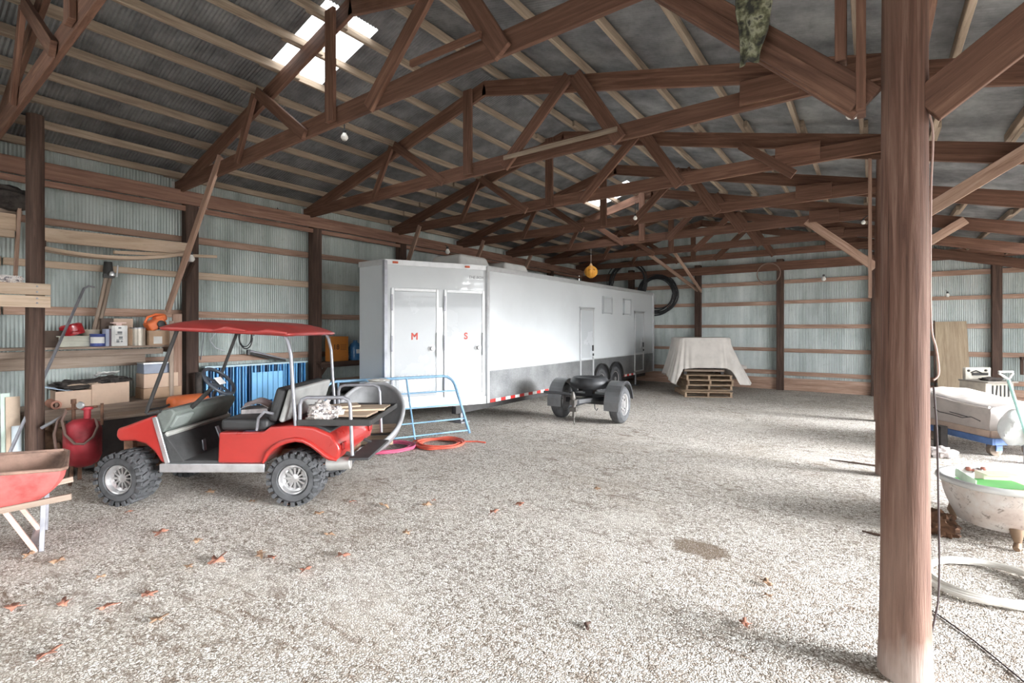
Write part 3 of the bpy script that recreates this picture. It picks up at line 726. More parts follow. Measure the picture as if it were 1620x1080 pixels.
AMBER = plain('amber_lens', (.55, .09, .03), .3); BLACKP = plain('black_plastic', (.03, .03, .032), .4)
FP = [(-5.53, 6.73), (-6.33, 5.10), (-7.0, 5.10), (-7.8, 6.73), (-7.8, 14.90), (-5.53, 14.90)]
TZ0, TZ1 = .36, 2.81
TO = V((-6.66, 10.0, 0)); tw = lambda a, b, z: V((a, b, z))-TO
trl = thing('box_trailer', 'long white enclosed box trailer with wedge nose, doors and silver diamond plate skirt', 'trailer', TO)
mb = MB(); n = len(FP)
for z in (TZ0, TZ1):
    for a, b in FP: mb.v.append(tw(a, b, z))
mb.face(range(n)); mb.face(range(2*n-1, n-1, -1))
for i in range(n): mb.face((i, (i+1) % n, n+(i+1) % n, n+i))
mb.build('body_shell', WHT, trl, bevel=.012)
mb = MB()
for i in range(n):
    p, q = V(FP[i]), V(FP[(i+1) % n]); d = (q-p).normalized(); nn = V((d.y, -d.x))*(-.004 if True else 0)
    nn = V((d.y, -d.x)); c = (p+q)/2
    if (c-V((-6.66, 9.5))).dot(nn) < 0: nn = -nn
    o = nn*.008; mb.beam(tw(p.x+o.x, p.y+o.y, TZ1-.035), tw(q.x+o.x, q.y+o.y, TZ1-.035), .016, .09)
mb.build('roof_rail', TRIM, trl, bevel=.004)
# diamond skirt on the long side
mb = MB(); mb.box(tw(-5.525, 10.815, .655), (.012, 8.16, .57)); mb.build('diamond_skirt', DIA, trl)
mb = MB(); mb.box(tw(-5.520, 10.815, .945), (.016, 8.16, .02)); mb.build('skirt_trim', TRIM, trl)
# corner strips
for (a, b) in ((-5.53, 6.73), (-6.33, 5.10), (-5.53, 14.90)):
    mb = MB(); mb.box(tw(a+.004, b-.004 if b < 10 else b+.004, (TZ0+TZ1)/2), (.06, .06, TZ1-TZ0-.02)); 
    for k in range(24): mb.box(tw(a+.036, b-.004, TZ0+.1+k*.1), (.004, .02, .02)); 
    mb.build('corner_strip', TRIM if b > 5.2 else plain('riveted_trim', (.45, .46, .50), .35, .6), trl, bevel=.006)
# nose face frame: local axes along the face (e1) and its outward normal (e2)
p0, p1 = V((-6.33, 5.10, 0)), V((-5.53, 6.73, 0)); e1 = (p1-p0).normalized(); e2 = V((e1.y, -e1.x, 0)); LN = (p1-p0).length
def nf(s, z, o=0.0): return p0+e1*s+e2*o+V((0, 0, z))-TO
NR = M((e1, -e2, V((0, 0, 1)))).transposed()      # columns: along, inward, up
def nbox(mb, s0, s1, z0, z1, o0, o1): mb.box(nf((s0+s1)/2, (z0+z1)/2, (o0+o1)/2), (s1-s0, abs(o1-o0), z1-z0), NR)
def frame(mb, s0, s1, z0, z1, w, o0, o1):
    nbox(mb, s0, s0+w, z0, z1, o0, o1); nbox(mb, s1-w, s1, z0, z1, o0, o1); nbox(mb, s0+w, s1-w, z1-w, z1, o0, o1); nbox(mb, s0+w, s1-w, z0, z0+w, o0, o1)
for nm, s0, s1, lt in (('men', .10, .91, 'M'), ('women', 1.0, 1.76, 'S')):
    mb = MB(); frame(mb, s0, s1, .52, 2.36, .05, -.002, .022); mb.build('door_frame', TRIM, trl, bevel=.005)
    mb = MB(); nbox(mb, s0+.05, s1-.05, .57, 2.31, -.002, .014); dr = mb.build('entry_door', WHD, trl, bevel=.004)
    mb = MB(); nbox(mb, s0+.08, s1-.08, .62, .93, .013, .019); mb.build('kick_plate', DIAL, dr)
    mb = MB(); T = M.Translation(nf(s1-.13, 1.36, .014)) @ M((e1, V((0, 0, 1)), e2)).transposed().to_4x4()
    mb.lathe([(.062, 0), (.062, .008), (.03, .012), (.028, .035), (.04, .05), (.03, .062), (.0001, .064)], 20, T); mb.build('door_knob', TRIM, dr)
    mb = MB(); nbox(mb, s1-.055, s1-.02, 1.22, 1.62, .02, .045); mb.build('latch_bar', TRIM, dr, bevel=.006)
    for z in (.75, 1.45, 2.12):
        mb = MB(); nbox(mb, s0-.005, s0+.025, z-.13, z+.13, .018, .034); mb.build('hinge', STEEL, dr, bevel=.004)
    cu = bpy.data.curves.new('door_letter', 'FONT'); cu.body = lt; cu.size = .155; cu.align_x = 'CENTER'; cu.align_y = 'CENTER'; cu.extrude = .001; cu.bevel_depth = .0045; cu.bevel_resolution = 0
    lo = bpy.data.objects.new('door_letter', cu); COL.objects.link(lo); lo.parent = dr
    Rm = M((e1, V((0, 0, 1)), e2)).transposed().to_4x4(); lo.matrix_basis = M.Translation(nf((s0+s1)/2-.02 if lt == 'M' else (s0+s1)/2+.02, 1.56, .0155)) @ Rm
    cu.materials.append(plain('red_vinyl_letter', (.72, .10, .07), .4)); lo = to_mesh(lo); lo['label'] = 'red vinyl letter %s on the trailer door' % lt
# small grey maker's lettering, too faint to read in full
cu = bpy.data.curves.new('maker_lettering', 'FONT'); cu.body = 'THE BOX'; cu.size = .07; cu.align_x = 'CENTER'; cu.extrude = .001; cu.shear = .2
lo = bpy.data.objects.new('maker_lettering', cu); COL.objects.link(lo); lo.parent = trl
lo.matrix_basis = M.Translation(nf(1.60, 2.575, .0015)) @ M((e1, V((0, 0, 1)), e2)).transposed().to_4x4(); cu.materials.append(plain('grey_lettering', (.25, .26, .28), .4)); to_mesh(lo)
mb = MB(); nbox(mb, .03, LN-.03, .36, .50, -.002, .02); mb.build('nose_sill', TRIM, trl, bevel=.006)
for s_ in (.12, 1.38):
    mb = MB(); nbox(mb, s_, s_+.09, 2.755, 2.79, .012, .035); mb.build('marker_light', AMBER, trl, bevel=.006)
# reflector tape along the bottom edge
for lo_, hi_ in ((6.80, 9.45), (12.55, 13.40)):
    b = lo_; k = 0
    mbr, mbw = MB(), MB()
    while b < hi_:
        (mbr if k % 2 == 0 else mbw).box(tw(-5.514, b+.075, .395), (.010, .148, .055)); b += .15; k += 1
    mbr.m = 0
    off = len(mbr.v); mbr.v += mbw.v; mbr.f += [tuple(i+off for i in f) for f in mbw.f]; mbr.u += mbw.u; mbr.mi += [1]*len(mbw.f)
    mbr.build('reflector_strip', [REDREF, WHREF], trl)
# side doors
for (b0, b1, zt, zb) in ((10.14, 10.84, 2.18, .44), (13.40, 14.10, 2.18, .44)):
    mb = MB(); x = -5.512
    for (c, sz) in (((b0+.025), (.02, .05, zt-zb)), ((b1-.025), (.02, .05, zt-zb))): mb.box(tw(x, c, (zt+zb)/2), sz)
    mb.box(tw(x, (b0+b1)/2, zt-.025), (.02, b1-b0, .05)); mb.box(tw(x+.01, (b0+b1)/2, zt+.02), (.05, b1-b0+.06, .02)); mb.box(tw(x, (b0+b1)/2, zb+.02), (.02, b1-b0, .04))
    mb.build('door_frame', TRIM, trl, bevel=.004)
    mb = MB(); mb.box(tw(-5.516, (b0+b1)/2, (zt+.95)/2), (.02, b1-b0-.09, zt-.95-.09)); dr = mb.build('side_door', WHD, trl, bevel=.004)
    mb = MB(); mb.box(tw(-5.498, b1-.08, 1.22), (.03, .05, .14)); mb.box(tw(-5.498, b1-.06, 1.06), (.03, .04, .06)); mb.build('door_latch', BLACKP, dr, bevel=.005)
for (b0, b1) in ((11.34, 11.86), (12.62, 13.10)):
    mb = MB(); c = (b0+b1)/2
    for q in (b0, b1): mb.box(tw(-5.512, q, 2.30), (.05, .03, .45))
    for z in (2.10, 2.50): mb.box(tw(-5.516, c, z), (.05, b1-b0+.03, .03))
    vf = mb.build('vent', WHD, trl)
    mb = MB(); mb.box(tw(-5.524, c, 2.30), (.008, b1-b0, .40)); mb.build('vent_shade', plain('vent_shade_grey', (.20, .21, .21), .6), vf)
    for k in range(7):
        pass
    mb = MB()
    for k in range(8): mb.box(tw(-5.512, b0+.04+k*(b1-b0-.08)/7, 2.30), (.025, .03, .38), M.Rotation(.5, 3, 'Z'))
    mb.build('louvre', WHT, vf)
# roof air units
for (b, w_) in ((7.25, .95), (8.70, .85)):
    mb = MB(); mb.box(tw(-6.66, b, TZ1+.16), (w_, 1.0, .32), None, .78); mb.build('roof_air_unit', WHITEP, trl, bevel=.06, segs=3)
# running gear
def road_wheel(parent, a, b, r, w_, rimr, z=None, face=1):
    T = M.Rotation(face*pi/2, 4, 'Y')
    mb = MB(); mb.lathe([(rimr, -w_/2+.02), (rimr+.03, -w_/2), (r-.05, -w_/2), (r-.012, -w_/2+.03), (r, -w_/4), (r-.006, -w_/4+.006), (r, -w_/4+.02), (r, w_/4-.02), (r-.006, w_/4-.006), (r, w_/4), (r-.012, w_/2-.03), (r-.05, w_/2), (rimr+.03, w_/2), (rimr, w_/2-.02)], 40, T, caps=False)
    ty = mb.build('tyre', RUBBER, parent, loc=(a, b, z if z is not None else r))
    mb = MB(); mb.m = 0; mb.lathe([(rimr+.002, -w_/2+.02), (rimr+.006, w_/2-.012), (rimr-.012, w_/2-.02), (rimr-.03, w_/2-.06), (rimr*.72, w_/2-.04), (.06, w_/2-.055), (.055, w_/2-.01), (.0001, w_/2-.004)], 32, T, caps=False)
    mb.m = 1
    for k in range(8):
        t = 2*pi*k/8; Rm = T.to_3x3() @ M.Rotation(t, 3, 'Z'); mb.box(Rm @ V((rimr*.60, 0, w_/2-.046)), (rimr*.22, .028, .012), Rm)
    mb.build('wheel_rim', [SILV, DARKM], ty); return ty
for b in (11.24, 12.08):
    road_wheel(trl, -5.60-TO.x, b-TO.y, .36, .22, .20)
    mb = MB(); T = M.Translation(tw(-5.515, b, .36))
    pts = [tw(-5.50, b+.43*cos(t), .38+.43*sin(t)) for t in [pi*k/20 for k in range(21)]]
    for i in range(20): mb.beam(pts[i], pts[i+1], .10, .02, (pts[i]+pts[i+1])/2-tw(-5.50, b, .38))
    mb.build('wheel_arch', DARKM, trl)
    mb = MB(); T2 = M.Translation(tw(-5.516, b, .38)) @ M.Rotation(pi/2, 4, 'Y'); mb.lathe([(.42, 0), (.42, .006)], 40, T2); mb.build('wheel_well', BLACKP, trl)
mb = MB(); mb.box(tw(-5.75, 10.4, .30), (.10, 8.6, .13)); mb.box(tw(-7.55, 10.4, .30), (.10, 8.6, .13))
for b in (7.0, 8.5, 10.0, 13.2, 14.6): mb.box(tw(-6.65, b, .30), (1.8, .08, .10))
mb.box(tw(-6.65, 11.66, .30), (2.1, .12, .10)); mb.build('chassis_rail', DARKM, trl)
mb = MB(); mb.tube([tw(-6.0, 6.55, .36), tw(-6.0, 6.55, .03)], .035, 10); mb.box(tw(-6.0, 6.55, .012), (.22, .22, .02)); mb.build('jack_leg', STEEL, trl)
mb = MB(); mb.tube([tw(-5.70, 13.9, .34), tw(-5.70, 13.9, .03)], .03, 10); mb.box(tw(-5.70, 13.9, .012), (.2, .2, .02)); mb.build('jack_leg', STEEL, trl)

# ================================================================= small black tow dolly with spare tyre on top
DC = (gp(887, 659)+gp(983, 669))/2; DC.z = 0
axd = (gp(983, 669)-gp(887, 659)); DW = axd.length; dang = atan2(axd.y, axd.x)
dol = thing('tow_dolly', 'small black two-wheel tow dolly with grey fenders parked beside the white trailer', 'tow dolly', DC, dang)
BLK = plain('black_frame_paint', (.028, .028, .03), .4, .1, .2, 9)
FEND = plain('grey_fender_steel', (.20, .205, .215), .35, .4, .12, 5, coat=.2)
for s_ in (-1, 1):
    road_wheel(dol, s_*(DW/2-.03), 0, .335, .21, .19, face=s_)
    mb = MB(); x = s_*(DW/2-.05); pts = [(.02+.40*cos(t), .345+.40*sin(t)) for t in [radians(8)+radians(168)*k/16 for k in range(17)]]
    for i in range(16):
        (y0, z0), (y1, z1) = pts[i], pts[i+1]; mb.beam((x, y0, z0), (x, y1, z1), .27, .016, V((0, (y0+y1)/2, (z0+z1)/2-.345)))
    mb.box((x, -.385, .34), (.27, .016, .16)); mb.build('fender', FEND, dol)
    mb = MB(); mb.prism([(pts[k][0], pts[k][1]) for k in range(17)]+[(.36*cos(t)+.02, .345+.36*sin(t)) for t in [radians(176)-radians(168)*k/16 for k in range(17)]], -.007, .007, M.Translation((x+s_*.13, 0, 0)) @ M.Rotation(pi/2, 4, 'Z')); mb.build('fender_lip', BLK, dol)
mb = MB(); mb.box((0, 0, .35), (DW-.25, .09, .09)); mb.box((0, -.32, .40), (.10, .75, .10)); mb.beam((-.35, .05, .42), (0, -.65, .42), .06, .08); mb.beam((.35, .05, .42), (0, -.65, .42), .06, .08); mb.box((0, .1, .46), (.8, .3, .06)); mb.box((0, 0, .52), (.14, .14, .14))
mb.build('dolly_frame', BLK, dol, bevel=.006)
mb = MB(); mb.tube([(-.05, -.55, .52), (-.34, -.72, .565), (-.55, -.80, .57)], .025, 10); mb.build('crank_handle', BLK, dol)
mb = MB(); mb.box((0, -.72, .42), (.09, .16, .09)); mb.lathe([(.03, -.05), (.05, 0), (.035, .06), (.02, .10), (.0001, .11)], 16, M.Translation((0, -.76, .50))); mb.tube([(0, -.72, .40), (0, -.72, .17)], .028, 12); mb.box((0, -.72, .30), (.12, .10, .08)); mb.tube([(0, -.72, .18), (.0, -.725, .08), (.01, -.72, .03)], .010, 8); mb.build('coupler', plain('dirty_coupler_steel', (.12, .11, .10), .5, .5), dol, bevel=.004)
mb = MB(); mb.tube([(.26, -.42, .38), (.27, -.43, .29), (.30, -.43, .26), (.32, -.42, .30)], .009, 8); mb.build('safety_hook', BLK, dol)
mb = MB(); mb.lathe([(.15, -.07), (.20, -.10), (.30, -.10), (.345, -.05), (.355, 0), (.345, .05), (.30, .10), (.20, .10), (.15, .07)], 40, M.Translation((0, -.02, .70)), caps=False); sp = mb.build('spare_tyre', plain('black_tyre', (.028, .029, .032), .5, 0, .2, 8), dol)
mb = MB(); mb.lathe([(.152, -.06), (.14, .03), (.05, .045), (.0001, .05)], 28, M.Translation((0, -.02, .70)), caps=False); mb.build('spare_wheel_disc', DARKM, sp)
mb = MB(); mb.box((0, .0, .57), (.20, .20, .08)); mb.build('spare_bracket', BLK, dol)
# ================================================================= shelf unit and work bench on the left wall
CARD = plain('corrugated_cardboard', (.44, .30, .20), .85, 0, .1, 5)
CARDP = plain('pale_cardboard', (.56, .41, .31), .85, 0, .08, 5)
DIRTY = plain('dusty_dark_cloth', (.06, .05, .045), .9, 0, .5, 9, .4, 25)
WA = A0+.07                               # face of the girts
SH = thing('wall_shelf', 'timber shelf unit with two long boards built against the corrugated left wall', 'shelf', (-8.05, 1.3, 0))
def shl(mb, c, s): mb.box(V(c)-V((-8.05, 1.3, 0)), s)
mb = MB(); shl(mb, (-8.08, .9, 1.452), (.36, 3.55, .028)); mb.build('shelf_board', W_GREY, SH, bevel=.004)
mb = MB(); shl(mb, (-7.92, .85, 1.385), (.03, 3.4, .075)); mb.build('shelf_rail', W_GREY, SH, bevel=.003)
mb = MB(); shl(mb, (-8.28, .85, 1.26), (.03, 3.2, .15)); mb.build('back_board', W_GREY, SH, bevel=.003)
mb = MB(); shl(mb, (-7.98, .9, .735), (.62, 3.7, .03)); mb.build('bench_board', W_GREY, SH, bevel=.004)
mb = MB(); shl(mb, (-7.69, .9, .66), (.035, 3.7, .12)); mb.build('bench_rail', W_GREY, SH, bevel=.004)
for b, w_ in ((2.68, .11), (-.75, .09)):
    mb = MB(); shl(mb, (-7.80, b, .95), (.045, w_, 1.9)); mb.build('upright', W_GIRT, SH, bevel=.004)
    mb = MB(); shl(mb, (-8.05, b, 1.40), (.5, .03, .08)); mb.build('bracket', W_GIRT, SH)
mb = MB(); shl(mb, (-7.76, 2.60, .9), (.02, .05, 1.8)); mb.build('upright', W_GREY, SH, bevel=.003)
SZ, BZ = 1.467, .752
def shelf_pt(px, py, a): return on_a(px, py, a)
def sbox(name, mat, label, cat, px, a, w_, d, h, z, rz=0, bev=.004, group=None, par=None):
    p = on_a(px, 540, a); mb = MB(); mb.box((0, 0, h/2), (d, w_, h))
    o = mb.build(name, mat, par, bevel=bev, loc=(a, p.y, z), rz=rz)
    return tag(o, label, cat, group, 'thing')
def lathe_thing(name, mats, prof, label, cat, px, a, z, seg=24, group=None):
    p = on_a(px, 540, a); mb = MB(); mb.lathe(prof, seg); return single(mb, name, mats, label, cat, group, loc=(a, p.y, z))
# upper shelf, left to right
sbox('dark_carton', plain('dark_brown_box', (.09, .06, .045), .8), 'dark brown carton at the left end of the upper wall shelf', 'box', 82, -8.10, .24, .20, .20, SZ)
TUB = plain('cream_plastic', (.66, .66, .56), .5)
p = on_a(118, 540, -7.98); tub = thing('dish_pan', 'cream rectangular dish pan on the wall shelf, under the red pot', 'dish pan', (-8.08, p.y, SZ), .1)
mb = MB()
for (s_, z0, z1) in ((1.0, .0, .015),): mb.box((0, 0, .008), (.22, .27, .015))
for (c, sz) in (((.115, 0, .065), (.012, .29, .13)), ((-.115, 0, .065), (.012, .29, .13)), ((0, .145, .065), (.23, .012, .13)), ((0, -.145, .065), (.23, .012, .13))): mb.box(c, sz)
mb.build('pan_body', TUB, tub, bevel=.006)
mb = MB()
for (c, sz) in (((.128, 0, .128), (.03, .34, .014)), ((-.128, 0, .128), (.03, .34, .014)), ((0, .16, .128), (.27, .03, .014)), ((0, -.16, .128), (.27, .03, .014))): mb.box(c, sz)
mb.box((.123, 0, .07), (.008, .30, .01)); mb.build('pan_rim', TUB, tub, bevel=.004)
p = on_a(117, 540, -7.97); pot = thing('red_pot', 'red enamel pot tipped over on top of the cream dish pan', 'pot', (-8.07, p.y, SZ+.215))
POTR = plain('red_enamel', (.50, .02, .03), .28, 0, .1, 4, coat=.3)
T = M.Rotation(.28, 4, 'X') @ M.Rotation(pi, 4, 'X')
mb = MB(); mb.lathe([(.0001, -.07), (.09, -.068), (.112, -.05), (.115, .05), (.112, .068), (.104, .068), (.10, -.04), (.0001, -.05)], 28, T); mb.build('pot_body', POTR, pot)
for s_ in (-1, 1):
    mb = MB(); mb.tube([T @ V((.11, s_*.04, .03)), T @ V((.15, s_*.03, .035)), T @ V((.15, -s_*.0, .035))], .008, 6); mb.build('handle', POTR, pot)
lathe_thing('paint_bucket', plain('beige_bucket_plastic', (.52, .46, .36), .5), [(.085, 0), (.10, .20), (.108, .20), (.108, .215), (.095, .215), (.0001, .205)], 'beige lidded bucket behind the blue can on the wall shelf', 'bucket', 143, -8.10, SZ)
p = on_a(155, 540, -7.95); can = thing('paint_can', 'blue paint can with a white label on the wall shelf', 'can', (-7.95, p.y, SZ))
mb = MB(); mb.lathe([(.078, 0), (.082, .005), (.08, .01), (.08, .145), (.083, .15), (.083, .158), (.072, .158), (.07, .15), (.0001, .15)], 28); mb.build('can_body', plain('blue_tin', (.07, .10, .32), .35, .3), can)
mb = MB(); mb.lathe([(.0812, .04), (.0812, .12)], 28, None, caps=False); mb.v = [v for v in mb.v]; mb.f = [f for i, f in enumerate(mb.f) if i in (0, 1, 2, 24, 25, 26, 27, 22, 23)]; mb.u = mb.u[:len(mb.f)]; mb.mi = mb.mi[:len(mb.f)]
mb.build('can_label', WHITEP, can)
mb = MB(); mb.tube([V((.0, .085*cos(t), .13-.06*abs(sin(t)))) + V((.03*sin(t), 0, 0)) for t in [pi*k/12 for k in range(13)]], .003, 6); mb.build('wire_handle', STEEL, can)
sbox('cardboard_box', CARDP, 'pinkish cardboard box at the back of the wall shelf, behind the white carton', 'box', 188, -8.13, .27, .16, .36, SZ)
sbox('dark_case', plain('dark_brown_case', (.10, .07, .055), .7), 'tall dark brown case at the back of the wall shelf, above the blue can', 'case', 167, -8.12, .13, .16, .36, SZ)
bk = sbox('ring_binder', plain('purple_brown_cover', (.13, .09, .12), .6), 'dark purple binder standing left of the white carton on the wall shelf', 'binder', 173, -7.97, .075, .18, .225, SZ)
sbox('binder', plain('pale_blue_spine', (.38, .42, .55), .6), 'thin pale blue binder next to the blue paint can', 'binder', 167.2, -7.95, .035, .16, .22, SZ)
wc = sbox('white_carton', plain('white_printed_carton', (.72, .72, .70), .6), 'tall white printed carton in the middle of the wall shelf', 'carton', 187, -7.92, .165, .13, .265, SZ)
mb = MB(); mb.box((.0653, 0, .165), (.0012, .10, .20))
for (y, z, w_, h) in ((0, .235, .03, .02), (.0, .175, .05, .03), (-.01, .15, .07, .008), (.01, .11, .04, .03), (0, .085, .07, .008), (-.02, .06, .03, .03), (.02, .06, .02, .02)): mb.box((.0655, y, z), (.002, w_, h))
mb.m = 0; mb.mi = [1]*6+[0]*(len(mb.f)-6); mb.build('printed_panel', [plain('grey_print', (.20, .21, .22), .6), WHITEP], wc)
mb = MB(); mb.box((0, 0, .30), (.10, .15, .018)); mb.box((0, 0, .28), (.06, .06, .03)); mb.build('red_white_lid', plain('red_white_lid', (.75, .55, .50), .5), wc, bevel=.004)
sbox('tan_carton', CARD, 'narrow tan carton right of the white carton on the wall shelf', 'carton', 206, -7.98, .09, .15, .23, SZ)
p = on_a(218, 540, -7.95); jug = thing('tin_jug', 'pale open tin beside the brown box on the wall shelf', 'tin', (-7.95, p.y, SZ))
mb = MB(); mb.lathe([(.0001, 0), (.085, .0), (.085, .235), (.079, .235), (.079, .01), (.0001, .012)], 26); mb.build('tin_body', plain('pale_tin', (.52, .47, .40), .4, .4), jug)
mb = MB(); mb.lathe([(.088, .225), (.088, .24), (.078, .24)], 26, None, caps=False); mb.build('tin_rim', STEEL, jug)
bx = sbox('brown_box', CARD, 'brown cardboard box under the orange chainsaw at the right end of the wall shelf', 'box', 255, -7.98, .36, .26, .20, SZ)
mb = MB(); mb.box((.131, -.08, .07), (.002, .10, .10)); mb.build('box_label', plain('white_label', (.70, .68, .64), .6), bx)
p = on_a(249, 540, -7.97); saw = thing('chainsaw', 'orange chainsaw resting on the brown box on the wall shelf', 'chainsaw', (-7.97, p.y, SZ+.20), .15)
mb = MB(); mb.box((0, -.03, .09), (.16, .22, .13), M.Rotation(.5, 3, 'X')); mb.box((0, .03, .17), (.13, .14, .09), M.Rotation(.3, 3, 'X')); mb.build('saw_body', ORANGE, saw, bevel=.025, segs=3)
mb = MB(); mb.tube([(0, -.12, .06), (0, -.15, .12), (0, -.12, .18), (0, -.02, .225), (0, .08, .22)], .016, 8); mb.build('saw_handle', ORANGE, saw)
mb = MB(); mb.box((.02, .20, .05), (.008, .30, .07)); mb.build('guide_bar', STEEL, saw, bevel=.02)
mb = MB(); mb.box((.06, .05, .05), (.08, .16, .07)); mb.lathe([(.05, 0), (.05, .02), (.0001, .025)], 16, M.Translation((.09, .0, .09)) @ M.Rotation(pi/2, 4, 'Y')); mb.build('saw_engine', DARKM, saw, bevel=.008)
p = on_a(266, 540, -7.93); mb = MB()
for k in range(4): mb.tube([(.03*k-.05, -.10+.02*k, .015+.012*k), (.02, .02*k, .04+.01*k), (.05-.02*k, .14, .02+.01*k)], .011, 8)
mb.lathe([(.02, 0), (.035, .01), (.035, .03), (.02, .035)], 16, M.Translation((.05, .0, .03)))
single(mb, 'wrench_bundle', ALU, 'small heap of bright wrenches on the brown box beside the chainsaw', 'tools', loc=(-7.88, p.y+.03, SZ+.202))
# bench, left to right
def open_box(name, mat, label, px, a, w_, d, h, z, rz, flaps=True):
    p = on_a(px, 620, a); t = thing(name, label, 'box', (a, p.y, z), rz)
    mb = MB(); mb.box((0, 0, .006), (d, w_, .012))
    for (c, s_) in (((d/2, 0, h/2), (.008, w_, h)), ((-d/2, 0, h/2), (.008, w_, h)), ((0, w_/2, h/2), (d, .008, h)), ((0, -w_/2, h/2), (d, .008, h))): mb.box(c, s_)
    mb.build('box_body', mat, t)
    if flaps:
        for s_ in (-1, 1):
            mb = MB(); mb.beam((0, s_*w_/2, h), (0, s_*(w_/2+.10), h-.04), d*.96, .006); mb.build('box_flap', mat, t)
    return t
open_box('cardboard_box', CARDP, 'open cardboard box on the bench, left of two, dark cloth spilling over', 121, -7.84, .42, .34, .20, BZ, -.05, False)
open_box('cardboard_box', CARDP, 'open cardboard box on the bench, right of two, higher and tilted', 166, -7.84, .38, .34, .26, BZ, .12, False)
p = on_a(143, 608, -7.86); mb = MB(); mb.blob((0, -.12, .05), (.17, .26, .06), 3, .5, 3, 34, 16); mb.blob((.02, .20, .08), (.15, .20, .05), 6, .5, 3.4, 30, 14)
single(mb, 'dark_jacket', DIRTY, 'crumpled dark jacket heaped on the two open cardboard boxes', 'jacket', loc=(-7.86, p.y, BZ+.20))
p = on_a(130, 608, -7.80); mb = MB(); mb.grid(lambda u, v: ((u-.5)*.16, (v-.5)*.34, .03*NZ.noise(V((u*4, v*5, 1)))+.02-.05*(v-.5)**2), 10, 14)
single(mb, 'tan_cloth', plain('tan_cloth', (.55, .42, .31), .9, 0, .2, 9), 'tan cloth draped over the dark jacket on the left box', 'cloth', loc=(-7.78, p.y, BZ+.245), solid=.006)
p = on_a(169, 603, -7.86); mb = MB(); mb.grid(lambda u, v: ((u-.5)*.18, (v-.5)*.22, .03*NZ.noise(V((u*4, v*5, 6)))+.02+.05*u), 10, 10)
single(mb, 'white_paper', plain('white_paper', (.78, .77, .74), .7), 'white crumpled paper on the jacket over the right box', 'paper', loc=(-7.86, p.y, BZ+.325), solid=.003)
p = on_a(90, 620, -7.90); mb = MB(); mb.grid(lambda u, v: ((u-.5)*.22, (v-.5)*.34, .02*sin(3*u)+.10*(1-v)), 8, 10)
single(mb, 'blue_paper', plain('pale_blue_paper', (.50, .62, .74), .7), 'pale blue sheet of paper leaning on the left cardboard box', 'paper', loc=(-7.84, p.y, BZ+.16), solid=.003)
for i, (px_, a_, z_, lab) in enumerate(((75, -7.78, BZ, 'rusty pink pipe roll beside the dark pole, on the bench'),)):
    p = on_a(px_, 630, a_); mb = MB(); mb.lathe([(.03, -.15), (.05, -.15), (.05, .15), (.03, .15), (.03, -.15)], 20, M.Translation((0, 0, .05)) @ M.Rotation(pi/2, 4, 'Y'), caps=False)
    single(mb, 'pipe_roll', plain('rusty_pink', (.50, .24, .17), .8), lab, 'roll', loc=(a_, p.y+.05, z_))
p = on_a(182, 631, -7.72); mb = MB(); mb.lathe([(.022, 0), (.05, 0), (.05, .045), (.022, .045), (.022, 0)], 24, None, caps=False)
single(mb, 'tape_roll', WHITEP, 'white roll of tape at the front edge of the bench', 'tape', loc=(-7.745, p.y, BZ))
tb = sbox('tool_case', plain('blue_grey_case', (.21, .24, .31), .45), 'blue-grey tool case on top of two boxes beside the shelf upright', 'case', 243, -7.93, .30, .26, .13, BZ+.335)
mb = MB(); mb.box((0, 0, .138), (.27, .31, .018)); mb.build('case_lid', ALU, tb, bevel=.004)
sbox('cardboard_box', CARDP, 'pinkish flat cardboard box directly under the blue-grey tool case', 'box', 249, -7.92, .40, .30, .19, BZ+.145)
sbox('cardboard_box', CARD, 'low orange-brown cardboard box at the bottom of the stack by the upright', 'box', 251, -7.92, .44, .32, .143, BZ)
# dark chest under the bench and clutter by the pole
ch = thing('tool_chest', 'long dark chest standing under the front edge of the bench', 'chest', (-7.66, 1.98, 0))
CHM = plain('dark_chest_paint', (.045, .038, .036), .6, 0, .3, 5)
mb = MB(); mb.box((0, 0, .34), (.34, 1.5, .54)); mb.box((0, -.6, .035), (.3, .1, .07)); mb.box((0, .6, .035), (.3, .1, .07)); mb.build('chest_body', CHM, ch, bevel=.01)
mb = MB(); mb.box((.01, 0, .625), (.38, 1.54, .03)); mb.build('chest_lid', W_GREY, ch, bevel=.005)
mb = MB(); mb.box((.19, -.2, .50), (.02, .12, .03)); mb.build('chest_latch', STEEL, ch)
ch.location = V((-7.47, 2.32, 0))
p = gp(80, 735); mb = MB(); mb.blob((0, 0, .28), (.16, .2, .30), 5, .35, 2.6, 28, 18)
single(mb, 'burlap_sack', plain('burlap', (.22, .14, .09), .95, 0, .3, 16, .5, 80), 'brown burlap sack standing right behind the dark left pole', 'sack', loc=(-7.66, 1.36, 0))
jg = thing('white_jug', 'white plastic jug on the ground right of the dark left pole', 'jug', gp(84, 757))
mb = MB(); mb.lathe([(.0001, 0), (.075, 0), (.08, .02), (.08, .17), (.06, .22), (.03, .25), (.03, .27), (.0001, .27)], 24); mb.build('jug_body', WHITEP, jg)
mb = MB(); mb.lathe([(.034, .265), (.034, .295), (.0001, .297)], 16); mb.build('jug_cap', RED, jg)
p = gp(98, 757); mb = MB(); mb.box((0, 0, .12), (.10, .14, .24)); single(mb, 'dusty_box', W_GREY, 'small dusty grey-brown box beside the white jug', 'box', loc=p, rz=YAW)
